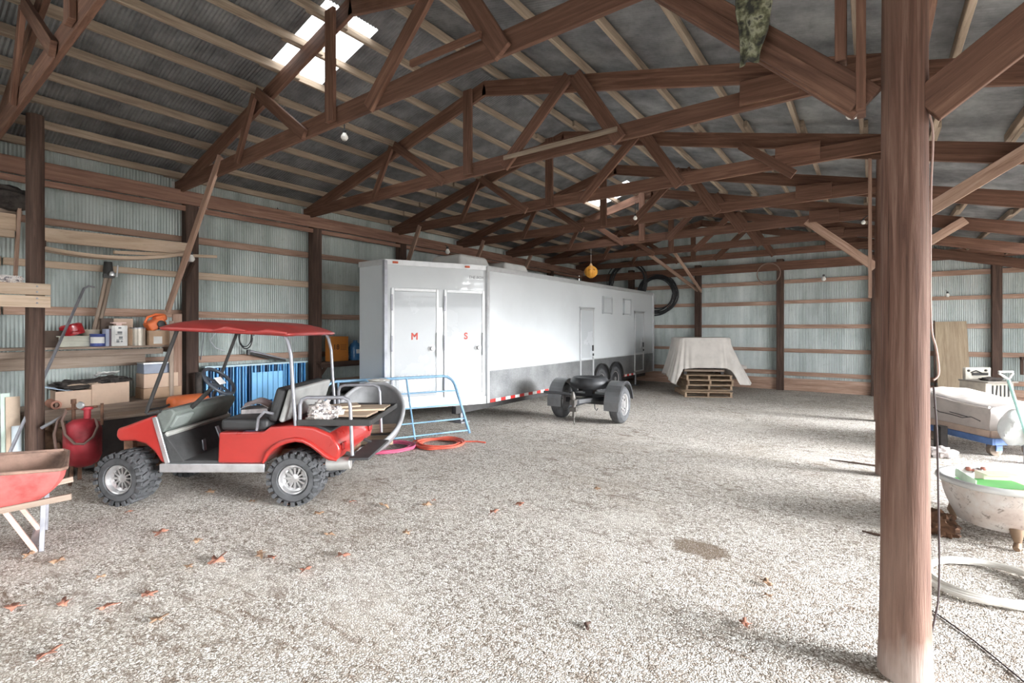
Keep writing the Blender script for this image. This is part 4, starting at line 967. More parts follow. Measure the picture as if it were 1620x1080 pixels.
# orange case on the ground side of the cart
oc = thing('orange_case', 'orange rounded plastic case lying behind the golf cart dashboard', 'case', V((-7.36, 2.72, .64)), .0)
p = at(316, 641, 6.25); oc.location = V((-7.30, p.y+.0, .64))
mb = MB(); mb.box((0, 0, .09), (.26, .46, .17)); mb.build('case_body', ORANGE, oc, bevel=.07, segs=5)
mb = MB(); mb.tube([(.05, -.23, .08), (.05, -.31, .05), (.05, -.48, .04)], .014, 8); mb.build('hose_end', DARKM, oc)
# red air tank in front of the bench
TP = gp(131, 762); tank = thing('air_tank', 'dusty red upright air tank with hose between wheelbarrow and golf cart', 'tank', TP, YAW)
TRED = plain('faded_red_tank', (.36, .028, .04), .42, .1, .35, 4, .1, 30)
mb = MB(); mb.lathe([(.0001, .17), (.085, .18), (.14, .22), (.164, .29), (.166, .58), (.143, .65), (.09, .69), (.0001, .70)], 36); mb.build('tank_body', TRED, tank)
for k in range(3):
    t = 2*pi*k/3+.4; mb = MB(); mb.beam((.11*cos(t), .11*sin(t), .22), (.14*cos(t), .14*sin(t), .0), .035, .012, (cos(t), sin(t), 0)); mb.build('leg', RUST, tank)
mb = MB(); mb.tube([(.05, 0, .70), (.05, 0, .80)], .032, 12); mb.lathe([(.05, 0), (.055, .015), (.05, .03), (.0001, .032)], 16, M.Translation((.05, 0, .80))); mb.build('valve', TRED, tank)
mb = MB(); mb.tube([(-.12, .02, .66), (-.12, .02, .88)], .018, 10); mb.tube([(-.20, .02, .80), (.14, .02, .83)], .013, 8); mb.tube([(.17, .05, .62), (.17, .05, .86)], .014, 8); mb.lathe([(.025, 0), (.025, .05)], 12, M.Translation((-.12, .02, .86))); mb.build('pipe_fittings', RUST, tank)
mb = MB(); mb.lathe([(.035, -.012), (.042, 0), (.035, .015), (.0001, .016)], 18, M.Translation((.03, -.06, .855)) @ M.Rotation(pi/2, 4, 'X')); mb.build('pressure_gauge', ALU, tank)
mb = MB(); mb.tube([(-.14, -.05, .80), (-.10, -.14, .70), (-.02, -.19, .56), (.10, -.21, .47), (.17, -.18, .46), (.20, -.10, .52), (.20, -.04, .62), (.16, -.02, .70)], .013, 8)
mb.tube([(-.14, -.04, .78), (-.18, -.10, .70), (-.205, -.12, .55), (-.205, -.10, .40), (-.17, -.09, .25)], .014, 8); mb.build('air_hose', plain('brown_hose', (.16, .10, .08), .6), tank)
mb = MB(); mb.tube([(-.16, -.05, .74), (-.36, -.10, .615)], .017, 10); mb.build('grip_pipe', STEEL, tank)

# ================================================================= long-handled tools against the wall
def leaning(name, pts, r, mat, label, cat):
    mb = MB(); mb.tube(pts, r, 10); return mb
p1 = on_a(133, 456, -8.24); p0 = on_a(66, 604, -7.63); p0 = V(p1)+(V(p0)-V(p1))*((p1.z-.03)/(p1.z-p0.z)); 
t = thing('pry_bar', 'long grey steel bar leaning across the wall shelf', 'bar', p0-V((0, 0, .0)))
mb = MB(); mb.tube([(0, 0, 0), V(p1)-p0], .016, 10); mb.build('bar_shaft', STEEL, t)
mb = MB(); mb.tube([V(p1)-p0, V(p1)-p0+V((.02, .04, .03)), V(p1)-p0+V((.04, .10, .02))], .012, 8); mb.build('bar_hook', STEEL, t)
q0 = on_a(150, 530, -8.15); t = thing('post_hole_digger', 'post hole digger with two wooden handles leaning upside down on the wall', 'digger', V((q0.x, q0.y, SZ)))
for dy, (ax_, ay_) in ((-.035, (146, 531)), (.05, (153, 531))):
    a_ = on_a(ax_, ay_, -8.10); b_ = on_a(ax_+22, 437, A0+.16); mb = MB(); mb.tube([V(a_)-t.location, (V(a_)*.5+V(b_)*.5)-t.location+V((.02, 0, 0)), V(b_)-t.location], .022, 10); mb.build('handle', W_GREY, t)
b_ = on_a(171, 433, A0+.17)-t.location; mb = MB(); mb.lathe([(.05, -.10), (.055, 0), (.045, .12), (.04, .12), (.048, 0), (.042, -.10)], 14, M.Translation(b_+V((0, 0, .04))), caps=False); mb.box(b_+V((.03, .0, -.03)), (.05, .12, .05)); mb.build('blade', DARKM, t)
mb = MB(); mb.lathe([(.03, -.03), (.035, 0), (.02, .03)], 14, M.Translation(b_+V((.09, .02, .0)))); mb.tube([b_+V((.06, .08, -.04)), b_+V((.06, .09, .12))], .009, 8); mb.build('pivot_bolt', ALU, t)

# planks stored overhead between pole and post
def plank(p0, p1, w_, h, label, mat=W_PALE, sag=0.0, grp=None, name='stored_plank'):
    p0, p1 = V(p0), V(p1); mb = MB(); n = 12; d = (p1-p0); xs = d.normalized(); ys = V((0, 0, 1)).cross(xs).normalized()
    for i in range(n+1):
        t = i/n; c = p0+d*t+V((0, 0, -sag*4*t*(1-t)))
        for (sy, sz) in ((-1, -1), (1, -1), (1, 1), (-1, 1)): mb.v.append(c+ys*sy*w_/2+V((0, 0, sz*h/2)))
    L = d.length
    for i in range(n):
        for k in range(4):
            k2 = (k+1) % 4; b = i*4
            mb.face((b+k, b+k2, b+4+k2, b+4+k), [(i/n*L, k*.1), (i/n*L, k*.1+.1), ((i+1)/n*L, k*.1+.1), ((i+1)/n*L, k*.1)])
    mb.face((3, 2, 1, 0)); e = n*4; mb.face((e, e+1, e+2, e+3)); return single(mb, name, mat, label, 'plank', grp)
plank(on_a(58, 370, -7.92), on_a(298, 394, -7.92), .05, .165, 'thick pale plank stored overhead beside the dark left pole, uppermost')
plank(on_a(58, 391, -7.86), on_a(290, 402, -7.90), .20, .04, 'sagging pale plank stored overhead, lowest of the three', sag=.09)
plank(on_a(180, 399, -7.83), on_a(342, 406, -7.95), .05, .04, 'thin pale stick poking out right from the overhead planks')
brace('plank_bracket', (-8.15, 2.90, 2.42), (-7.84, 2.90, 2.66), .04, .06, 'dark bracket under the overhead planks on the left wall post', W_POST)
brace('plank_bracket', (-8.36, 1.28, 2.66), (-7.55, 1.28, 2.66), .04, .07, 'dark bracket under the overhead planks beside the left pole', W_POST)
# boards and clutter left of the dark pole
LP = on_a(10, 460, -7.31)
pb = thing('rail_plank', 'thick weathered plank pair nailed across the dark left pole', 'plank', V((-7.30, .62, 1.92)))
for z, h in ((.065, .13), (.20, .13)):
    mb = MB(); mb.box((0, 0, z), (.04, 1.34, h-.004)); mb.build('plank_board', W_PALE, pb, bevel=.004)
mb = MB()
for z in (.05, .10, .17, .23): mb.lathe([(.010, 0), (.006, .006), (.0001, .007)], 8, M.Translation((.02, .56, z)) @ M.Rotation(pi/2, 4, 'Y'))
mb.build('nail', STEEL, pb)
p = at(10, 442, 5.15); mb = MB(); mb.blob((0, 0, .03), (.05, .13, .04), 8, .5, 3, 24, 12); single(mb, 'grey_rag', rag_mat(), 'small crumpled blue-grey rag lying on the plank at the left edge', 'rag', loc=(-7.30, on_a(10, 442, -7.3).y, 2.18))
for (x0, x1, y0, y1, a_, lab, mt) in ((0, 24, 340, 366, -7.95, 'thick pale board end left of the dark pole, at the left edge', W_PALE), (0, 22, 366, 376, -7.9, 'thin pale board under the thick one at the left edge', W_PALE), (0, 34, 328, 342, -8.0, 'brown board end on top at the left edge', W_GREY)):
    u, v_ = on_a(x1, (y0+y1)/2, a_), on_a(x1, y0, a_); h = abs(on_a(x1, y1, a_).z-v_.z); plank((a_, u.y-1.4, u.z), (a_, u.y, u.z), .10, h, lab, mt)
p0, p1 = on_a(24, 440, -7.9), on_a(31, 318, -7.9); mb = MB(); mb.beam(p0, p1, .03, .07, (1, 0, 0)); single(mb, 'upright_batten', W_GIRT, 'narrow upright batten just left of the dark pole', 'batten')
p = on_a(8, 315, -7.6); mb = MB(); mb.blob((0, 0, .13), (.16, .30, .14), 2, .35, 2.5, 26, 16); single(mb, 'black_bag', DIRTY, 'black bag on the boards at the left edge, above the pale planks', 'bag', loc=(-7.95, on_a(6, 320, -7.95).y-.02, on_a(6, 330, -7.95).z-.01))
for k, (x0, x1, col, h, lab) in enumerate(((2, 17, (.52, .62, .55), .98, 'pale green panel standing behind the wheelbarrow at the left edge'), (10, 33, (.52, .40, .30), .94, 'tan cardboard sheet standing left of the dark pole'), (19, 34, (.60, .66, .70), .62, 'pale blue-white sheet standing against the tan cardboard left of the pole'))):
    a_ = -7.62+.03*k; u0, u1 = on_a(x0, 650, a_), on_a(x1, 650, a_); mb = MB(); mb.box((0, (u0.y+u1.y)/2, h/2), (.018, u1.y-u0.y, h), M.Rotation(-.06, 3, 'Y'))
    mb.v = [V((v.x+a_-.03*h, v.y, v.z)) for v in mb.v]; single(mb, 'standing_sheet', plain('sheet_%d' % k, col, .7, 0, .15, 3), lab, 'sheet')

# ================================================================= blue slatted panel, coil, tripod between the posts
e0, e1_ = on_a(308, 580, -8.02), on_a(478, 573, -8.02); Y0_, Y1_ = 3.12, 4.72
bp = thing('slatted_panel', 'bright blue row of upright slats under a pale rail against left wall', 'panel', (-8.03, (Y0_+Y1_)/2, 0)); Lb = Y1_-Y0_
BL = [plain('bright_blue_slat', (.045, .25, .56), .4, 0, .1, 3), plain('light_blue_slat', (.15, .43, .74), .4, 0, .1, 3), plain('deep_blue_slat', (.008, .05, .13), .45, 0, .1, 3)]
N = 34
for k in range(N):
    y = -Lb/2+(k+.5)*Lb/N; mb = MB(); mb.box((.02*(k % 2), y, .56), (.05, Lb/N*(.38 if k % 3 else .56), 1.08)); mb.build('slat', BL[(k*2) % 3 if k % 5 else 1], bp, bevel=.004)
mb = MB(); mb.box((-.04, 0, .56), (.02, Lb, 1.06)); mb.build('backing_sheet', BL[2], bp)
mb = MB(); mb.box((0, 0, 1.115), (.12, Lb+.04, .03)); mb.build('top_rail', plain('pale_blue_rail', (.45, .60, .66), .5), bp, bevel=.005)
for k in range(6):
    y = -.10+.086*k; mb = MB(); mb.box((.058, y, .76), (.012, .080, .46)); mb.build('front_sheet', BL[1], bp, bevel=.003)
mb = MB(); mb.tube([(-7.98, 3.02, .0), (-7.98, 3.02, 1.05)], .045, 14); single(mb, 'dark_roll', DIRTY, 'dark upright roll at the left end of the blue slats', 'roll')
p = on_a(388, 505, A0+.10); mb = MB(); coil(mb, (0, 0, -.16), .10, .008, 4, 5, 'x', 30, .03, .03, 1.75)
single(mb, 'cable_coil', BLACKP, 'dark cable coil hanging on the left wall above the blue slats', 'cable', loc=(A0+.11, p.y, 1.72))
ha, hb = on_a(395, 555, -8.22), on_a(452, 568, -8.22); tr_ = thing('folded_tripod', 'folded black tripod hung on the wall girt above the blue slats', 'tripod', ha)
for dz in (0, -.045):
    mb = MB(); d = V(hb)-ha; mb.tube([V((0, 0, dz)), d*.5+V((.0, 0, dz)), d+V((0, 0, dz*.6))], [.020, .016, .012], 10); mb.build('leg', DARKM if dz else STEEL, tr_)
mb = MB(); mb.box((0, -.02, -.02), (.05, .05, .09)); mb.build('tripod_head', BLACKP, tr_, bevel=.008)
mb = MB(); mb.tube([(0, -.42, .10), (0, -.20, .11), (0, -.18, .11)], .008, 6); mb.tube([(0, -.30, .11), (0, -.33, -.15), (0, -.35, -.34)], .006, 6); mb.tube([(0, -.12, .10), (0, -.22, -.04), (0, -.14, -.16), (0, .0, -.22)], .006, 6)
p = on_a(340, 527, A0+.09); single(mb, 'hanging_wire', STEEL, 'thin grey wires hanging on left wall behind the cart’s windshield posts', 'wire', loc=(A0+.085, p.y+.15, 1.55))
# shelf in the trailer's shade, orange carton and blue jug
sh2 = thing('side_shelf', 'dark timber shelf on the left wall beside the trailer nose', 'shelf', (-8.15, 5.75, 1.05))
mb = MB(); mb.box((0, 0, .02), (.36, 1.5, .035)); mb.box((.16, 0, -.03), (.03, 1.5, .07)); mb.build('shelf_board', W_POST, sh2)
for y in (-.6, .6):
    mb = MB(); mb.beam((-.16, y, -.28), (.14, y, -.01), .04, .05); mb.build('bracket', W_POST, sh2)
OCM = plain('orange_carton', (.56, .20, .035), .7, 0, .08, 4)
p = on_a(533, 548, -8.08); oc2 = sbox('orange_carton', OCM, 'orange carton marked 18 on the dark shelf beside the trailer', 'carton', 533, -8.08, .36, .20, .46, 1.088)
text('18', .13, plain('dark_print', (.10, .03, .01), .6), oc2, M.Translation((.1015, -.08, .26)) @ M.Rotation(pi/2, 4, 'Z') @ M.Rotation(pi/2, 4, 'X'), extrude=.0006, offset=.003)
mb = MB()
for k in range(4): mb.box((.101, .07, .215+.03*k), (.0015, .13, .008))
mb.build('printed_lines', plain('dark_print_lines', (.22, .07, .02), .6), oc2)
p = on_a(562, 555, -8.08); jb = thing('water_jug', 'blue water jug with a pale label beside the orange carton', 'jug', (-8.08, p.y, 1.088))
mb = MB(); mb.lathe([(.0001, 0), (.115, 0), (.125, .02), (.12, .07), (.125, .12), (.125, .24), (.09, .31), (.04, .345), (.04, .38), (.0001, .38)], 28); mb.build('jug_body', plain('blue_jug_plastic', (.05, .16, .33), .25, 0, .1, 4), jb)
mb = MB(); mb.box((.118, -.02, .17), (.02, .07, .08)); mb.build('jug_label', WHITEP, jb, bevel=.004)
mb = MB(); mb.lathe([(.18, -.09), (.24, -.10), (.31, -.07), (.32, 0), (.31, .07), (.24, .10), (.18, .09)], 32, M.Translation((0, 0, .33)) @ M.Rotation(1.1, 4, 'Y'), caps=False)
p = cw(-2.35, 7.0); single(mb, 'old_tyre', RUBBER, 'old black tyre leaning on the left wall under the dark shelf', 'tyre', loc=(-8.02, 5.55, .0))
# ================================================================= claw-foot bathtub and its contents
ENAM = plain('white_enamel', (.60, .595, .58), .18, 0, .03, 3, coat=.4)
def tub_out():
    m = NT('stained_enamel_outside'); co = m.coord('Object', (1, 1, 1), False)
    n = m.noise(co, 3.2, 5, .65); f = m.noise(co, 16, 5, .75, .6)
    base = m.ramp(n, [(.35, (.42, .32, .27)), (.5, (.58, .50, .45)), (.68, (.68, .66, .63))])
    m.l(m.mix(m.math('MULTIPLY', m.ramp(f, [(.56, (0, 0, 0)), (.66, (1, 1, 1))]), .8), base, (.14, .095, .07)), m.b.inputs['Base Color'])
    m.b.inputs['Roughness'].default_value = .45; return m.mat
TUBO = tub_out()
TUBP = cw(4.42, 3.98, 0)
tub = thing('clawfoot_bathtub', 'white claw-foot bathtub with stained outside, standing right of the big pole', 'bathtub', TUBP, YAW+.0)
def outline(t, hx, hy, off):      # rounded-end outline
    c, s_ = cos(t), sin(t); e = .78
    return V((math.copysign(abs(c)**e, c)*(hx+off), math.copysign(abs(s_)**e, s_)*(hy+off), 0))
TX, TY = .86, .43
def tub_fn(r0, z0, r1, z1, pw):
    def fn(u, v):
        t = 2*pi*u; k = v**pw if pw > 0 else v
        o0, o1 = outline(t, TX*r0, TY*r0, 0), outline(t, TX*r1, TY*r1, 0)
        p = o0.lerp(o1, k); p.z = z0+(z1-z0)*v; return p
    return fn
mb = MB(); mb.grid(lambda u, v: (lambda t, k: V((outline(t, TX*(.80+.125*k), TY*(.76+.165*k), 0).x, outline(t, TX*(.80+.125*k), TY*(.76+.165*k), 0).y, .11+.335*v)))(2*pi*u, sin(v*pi/2)), 64, 12, True)
mb.face([i*13 for i in range(64)]); mb.build('tub_outside', TUBO, tub, smooth=60)
mb = MB(); mb.grid(lambda u, v: (lambda t, k: V((outline(t, TX*(.70+.20*k), TY*(.64+.25*k), 0).x, outline(t, TX*(.70+.20*k), TY*(.64+.25*k), 0).y, .135+.31*v)))(2*pi*u, sin(v*pi/2)), 64, 12, True)
mb.face([i*13 for i in range(64)]); mb.build('tub_inside', ENAM, tub, smooth=60)
mb = MB(); mb.tube([outline(2*pi*k/72, TX*.945, TY*.935, 0)+V((0, 0, .447)) for k in range(72)], .027, 12, True); mb.build('rolled_rim', ENAM, tub)
FOOT = plain('aged_bronze', (.30, .20, .13), .55, .3)
for sx in (-1, 1):
    for sy in (-1, 1):
        mb = MB(); mb.tube([(sx*.56, sy*.26, .15), (sx*.575, sy*.275, .11), (sx*.565, sy*.27, .06), (sx*.585, sy*.285, .025), (sx*.60, sy*.295, .02)], [.045, .034, .022, .026, .020], 12); mb.build('claw_foot', FOOT, tub)
fa = thing('tap', 'old reddish chrome tap inside the far side of the bathtub', 'tap', tub.location+cw(-.30, .33, .41), YAW)
mb = MB(); mb.tube([(0, .03, .0), (0, .0, .035), (0, -.04, .035), (0, -.055, .012)], .014, 10); mb.build('spout', ALU, fa)
for s_ in (-1, 1):
    mb = MB(); mb.tube([(0, .02, .02), (s_*.05, .015, .03)], .010, 8); mb.lathe([(.018, -.012), (.022, 0), (.018, .018), (.0001, .02)], 12, M.Translation((s_*.065, .012, .035))); mb.build('tap_handle', plain('rusted_chrome', (.40, .16, .12), .5, .3), fa)
GRN = plain('green_carton', (.13, .42, .12), .55, 0, .1, 4)
gb = thing('green_box', 'green and white open box lying inside the bathtub', 'box', tub.location+cw(-.46, .0, .30), YAW-.25)
mb = MB(); mb.box((0, 0, .06), (.42, .26, .12)); mb.m = 0; mb.build('box_body', CARDP, gb)
mb = MB(); mb.box((-.02, -.0, .123), (.40, .25, .006)); mb.build('box_top', GRN, gb)
mb = MB(); mb.beam((-.21, -.13, .14), (-.21, .13, .17), .006, .07); mb.build('box_flap', plain('pale_green_flap', (.55, .68, .52), .6), gb)
mb = MB(); mb.box((-.05, -.132, .06), (.28, .004, .09)); mb.build('box_stripe', plain('dark_blue_stripe', (.10, .13, .22), .5), gb)
cb = thing('cream_box', 'cream cardboard box standing behind the green box in the bathtub', 'box', tub.location+cw(-.33, .14, .33), YAW-.15)
mb = MB(); mb.box((0, 0, .07), (.24, .10, .14)); mb.build('box_body', plain('cream_carton', (.74, .66, .54), .7), cb, bevel=.003)
mb = MB(); mb.box((0, -.02, .143), (.245, .14, .005)); mb.build('box_lid', plain('cream_carton_lid', (.66, .57, .46), .7), cb)
# wooden chunk left of the tub
p = gp(1487, 843); mb = MB(); mb.blob((0, 0, .085), (.10, .14, .10), 3, .55, 3.4, 26, 18)
single(mb, 'wood_chunk', plain('rotten_wood', (.13, .065, .035), .9, 0, .45, 9, .6, 24), 'rotten brown wood chunk on the gravel between pole and bathtub', 'wood chunk', loc=p+V((0, 0, -.012)), rz=YAW)
# hose ring
p = (gp(1470, 928)+gp(1650, 928))/2; c = cw(3.14, 3.20)
mb = MB(); coil(mb, (0, 0, 0), .37, .0155, 5.4, 21, 'z', 44, .06, .035, .80)
single(mb, 'garden_hose', plain('cream_hose', (.70, .66, .60), .45, 0, .06, 6), 'cream garden hose coiled on the gravel right of the big pole', 'hose', loc=c, rz=YAW+.1)
# ================================================================= blue platform cart with covered crate
DK = cw(6.30, 6.38)
wg = thing('platform_cart', 'low blue-edged platform cart on iron wheels under the covered crate', 'platform cart', DK, YAW)
BLUE = plain('faded_blue_paint', (.10, .19, .42), .5, 0, .2, 6)
def wgb(mb, x0, x1, y0, y1, z0, z1): mb.box(((x0+x1)/2, (y0+y1)/2, (z0+z1)/2), (x1-x0, y1-y0, z1-z0))
mb = MB()
for k in range(6): wgb(mb, .01, 2.0, .01+k*.20, .20+k*.20, .215, .245)
mb.build('deck', plain('dusty_deck', (.58, .52, .50), .8, 0, .2, 6), wg, bevel=.003)
mb = MB(); wgb(mb, -.015, .02, -.01, 1.22, .165, .25); wgb(mb, .02, 2.0, -.012, .012, .165, .25); wgb(mb, .02, 2.0, 1.2, 1.22, .165, .25); mb.build('edge_rail', BLUE, wg, bevel=.004)
IRON = plain('dirty_iron_wheel', (.24, .19, .15), .6, .3, .3, 10)
for (x, y) in ((.14, .12), (.62, .12), (.14, 1.05), (1.2, .12)):
    mb = MB(); T = M.Translation((x, y, .083)) @ M.Rotation(pi/2, 4, 'X'); mb.lathe([(.02, -.045), (.03, -.05), (.06, -.035), (.085, -.03), (.085, .03), (.06, .035), (.03, .05), (.02, .045)], 24, T); mb.build('wheel', IRON, wg)
    mb = MB(); mb.box((x, y+.065, .125), (.08, .015, .10)); mb.box((x, y-.065, .125), (.08, .015, .10)); mb.box((x, y, .172), (.12, .15, .015)); mb.build('caster_fork', BLUE, wg)
CV = plain('grey_canvas', (.50, .45, .42), .85, 0, .12, 4, .25, 40); CVL = plain('pale_canvas_edge', (.70, .66, .64), .8, 0, .08, 6)
cr = thing('covered_crate', 'crate wrapped in grey-tan canvas standing on the blue platform cart', 'crate', DK+cw(.03, .06, .246), YAW)
def crate_fn(u, v):
    y = u*1.12; top = .42+.06*u-.10*(1-u)**2 if False else .40+.11*u-.02*sin(3*u)
    prof = [(0, 0), (-.01, .14), (-.005, .28), (.0, top-.03), (.03, top), (.35, top+.05), (.75, top+.02), (.80, top-.06), (.80, 0)]
    t = v*(len(prof)-1); i = min(int(t), len(prof)-2); f = t-i
    x = prof[i][0]*(1-f)+prof[i+1][0]*f; z = prof[i][1]*(1-f)+prof[i+1][1]*f
    w_ = .012*NZ.noise(V((y*4, z*5, x*3)))
    return (x+w_, y, max(0, z+w_ if z > 0 else 0))
mb = MB(); mb.grid(crate_fn, 28, 32)
for e in (0, 28): mb.face([e*33+j for j in range(33)][::(1 if e else -1)])
mb.build('canvas_cover', CV, cr, smooth=45)
mb = MB(); mb.tube([(.0-.012, y, .405+.11*(y/1.12)-.02*sin(3*y/1.12)) for y in [1.12*k/14 for k in range(15)]], .016, 8); mb.build('cover_hem', CVL, cr)
mb = MB(); mb.box((-.012, .56, .05), (.02, 1.12, .09)); mb.box((.40, -.012, .05), (.80, .02, .09)); mb.build('crate_board', plain('pinkish_board', (.50, .38, .31), .8), cr)
mb = MB(); mb.tube([(-.018, .12, .20), (-.02, .25, .235), (-.02, .38, .20), (-.02, .55, .215), (-.02, .75, .22), (-.02, .85, .27)], .005, 6); mb.tube([(-.02, .30, .225), (-.02, .48, .24), (-.02, .58, .25)], .005, 6); mb.build('tie_string', BLACKP, cr)
def film():
    m = NT('clear_plastic_film'); co = m.coord(); m.b.inputs['Base Color'].default_value = (.86, .88, .87, 1); m.b.inputs['Roughness'].default_value = .12
    m.b.inputs['Transmission Weight'].default_value = .35; m.b.inputs['Coat Weight'].default_value = .5; m.bump(m.noise(co, 9, 5, .7, .6), .8, .03); return m.mat
mb = MB()
def bag_fn(u, v):
    th = 2*pi*u; k = sin(pi*(.06+.9*v))**.6
    r = V((.20*cos(th)*k, .14*sin(th)*k, .46*v)); return r+V((.10*v, .05*v, 0))+V((1, 1, .3))*.05*NZ.noise(r*8+V((3, 1, 5)))
mb.grid(bag_fn, 40, 26, True)
single(mb, 'plastic_bag', film(), 'crumpled clear plastic bag leaning on the front of the covered crate', 'plastic bag', loc=DK+cw(.13, -.15, .20), rz=YAW, smooth=25)
for i_ in (0,): pass
# shovel with D handle
a_, b_ = at(1595, 600, 6.15), at(1632, 722, 6.1)
sv = thing('shovel', 'shovel with white D handle and teal shaft leaning on the platform cart', 'shovel', V((b_.x, b_.y, 0)), 0)
TEAL = plain('teal_shaft', (.36, .62, .58), .4, 0, .15, 5)
oz = sv.location; mb = MB(); mb.tube([V(b_)-oz+V((0, 0, .05)), V(a_)-oz], .018, 12); mb.build('shaft', TEAL, sv)
X_ = cw(1, 0); d = (V(a_)-V(b_)).normalized(); a0 = V(a_)-oz
mb = MB(); mb.tube([a0, a0+d*.08-X_*.095, a0+d*.10-X_*.09, a0+d*.10+X_*.085, a0+d*.08+X_*.085, a0], .013, 10); mb.build('d_handle', WHITEP, sv)
bb = V(b_)-oz
mb = MB(); mb.box(bb+V((0, 0, .02))-d*.0, (.20, .02, .26), rotz(YAW)); mb.build('blade', STEEL, sv, bevel=.008)
p = at(1636, 660, 6.35); mb = MB(); mb.box((0, 0, .12), (.26, .25, .24)); single(mb, 'red_crate', plain('dull_red_crate', (.30, .05, .05), .6), 'dull red crate behind the shovel at the right edge', 'crate', loc=V((p.x, p.y, .246)), rz=YAW, bevel=.008)
# white rag heap and dark block by the pole
p = gp(1489, 722); mb = MB(); mb.blob((0, 0, .06), (.16, .14, .07), 2, .5, 3, 26, 14); single(mb, 'white_rag', plain('dirty_white_rag', (.66, .60, .58), .85, 0, .25, 9), 'dirty white rag heap on the gravel behind the bathtub', 'rag', loc=p+V((0, 0, -.008)))
p = gp(1490, 702); mb = MB(); mb.box((0, 0, .16), (.10, .12, .32)); single(mb, 'dark_stand', CHM, 'dark little stand between the pole and the platform cart', 'stand', loc=cw((1488-810)/770*6.9, 6.9, 0), rz=YAW, bevel=.006)
# ================================================================= far right corner
SP = cw(9.30, 9.55); stv = thing('kitchen_range', 'old cream kitchen range with dark slots by the far wall', 'stove', SP, YAW+.1)
CREAM = plain('cream_enamel', (.56, .52, .45), .5, 0, .15, 5)
mb = MB(); mb.box((0, 0, .33), (.60, .5, .66)); mb.build('range_body', CREAM, stv, bevel=.012)
mb = MB(); mb.box((0, -.03, .672), (.66, .56, .03)); mb.build('range_top', plain('dirty_top', (.30, .27, .24), .6), stv, bevel=.008)
mb = MB(); mb.box((.03, .20, .80), (.56, .07, .24)); mb.build('back_panel', CREAM, stv, bevel=.012)
for k in range(5):
    mb = MB(); mb.box((-.16+k*.085, -.252, .50), (.03, .012, .22), M.Rotation((.12 if k == 1 else 0), 3, 'Y')); mb.build('vent_slot', BLACKP, stv)
mb = MB(); mb.box((.05, .155, .79), (.34, .03, .05)); mb.tube([(-.15, .15, .82), (-.05, .14, .86), (.10, .14, .80), (.2, .14, .80)], .012, 6)
for x in (-.20, .18): mb.lathe([(.022, 0), (.022, .025), (.0001, .028)], 12, M.Translation((x, .165, .86)) @ M.Rotation(pi/2, 4, 'X'))
mb.build('control_strip', DARKM, stv)
mb = MB(); mb.blob((0, 0, .03), (.20, .12, .035), 2, .5, 3, 22, 12); single(mb, 'dark_rag', DIRTY, 'dark rag lying on top of the cream kitchen range', 'rag', loc=SP+cw(.0, -.1, .686), rz=YAW)
q = on_b(1511, 640, B1-.55); pl0 = on_b(1510, 630, B1-.45)
ply = thing('plywood_sheet', 'stained plywood sheet leaning on the far wall beside the cream range', 'plywood', V((pl0.x, B1-.55, 0)))
mb = MB(); mb.beam((0, 0, .0), (-.04, .42, 1.86), .56, .018, (0, -1, 0)); mb.build('sheet', wood('stained_plywood', (.26, .19, .13), (.42, .33, .23), (.55, .45, .33), stain=(.24, .17, .12)), ply)
mb = MB(); mb.beam((-.33, .12, .0), (-.33, .40, 1.88), .03, .06, (0, -1, 0)); single(mb, 'upright_batten', W_POST, 'dark upright batten left of the leaning plywood sheet', 'batten', loc=V((pl0.x, B1-.55, 0)))
p = cw(8.55, 9.5); mb = MB(); mb.blob((0, 0, .20), (.2, .2, .22), 8, .5, 2.6, 26, 16); single(mb, 'brown_sack', plain('brown_sack', (.17, .09, .065), .9, 0, .4, 9), 'brown sack between the plywood sheet and the cream range', 'sack', loc=p+V((0, 0, -.02)))
mb = MB(); mb.box((3.55, B1-.30, 1.05), (1.9, .22, .05)); mb.box((2.62, B1-.30, .86), (.05, .05, .34)); single(mb, 'dark_ledge', W_POST, 'dark narrow ledge on the far wall at the right edge', 'ledge')
# cords on the big pole
CORD = plain('pinkish_cord', (.55, .40, .35), .55); CORDW = plain('white_rope', (.66, .62, .58), .7); CORDD = plain('dark_cord', (.055, .04, .042), .5)
def cord(name, mat, label, pts, r, **k):
    P = []
    for i in range(len(pts)-1):
        p_, q_ = V(pts[i]), V(pts[i+1]); a__ = V(pts[max(i-1, 0)]); b__ = V(pts[min(i+2, len(pts)-1)])
        for j in range(8):
            t = j/8; P.append(.5*((2*p_)+(-a__+q_)*t+(2*a__-5*p_+4*q_-b__)*t*t+(-a__+3*p_-3*q_+b__)*t**3))
    P.append(V(pts[-1])); mb = MB(); mb.tube(P, r, 8); return single(mb, name, mat, label, 'cable', **k)
cord('extension_cable', CORD, 'pinkish cord running down the right side of the big pole', [at(1461, -12, 2.43), at(1463, 60, 2.42), at(1467, 160, 2.42), at(1476, 212, 2.42), at(1473, 300, 2.42), at(1472, 440, 2.42), at(1474, 520, 2.42), at(1481, 550, 2.42), at(1485, 580, 2.42), at(1484, 594, 2.42), at(1477, 601, 2.42)], .0045)
cord('power_cable', CORDD, 'thin dark cord hanging beside the pole down to its foot', [at(1477, 612, 2.42), at(1482, 680, 2.42), at(1484, 760, 2.42), at(1486, 880, 2.40), at(1484, 950, 2.36), at(1474, 1000, 2.33), at(1468, 1040, 2.31), gp(1468, 1080, .006)], .0042)
a1, a2, a3, a4 = gp(1474, 965, .006), gp(1530, 1005, .006), gp(1580, 1045, .006), gp(1640, 1095, .006)
cord('power_cable', CORDD, 'dark cord lying across the gravel at bottom right corner', [a1, a2, a3, a4], .0042)
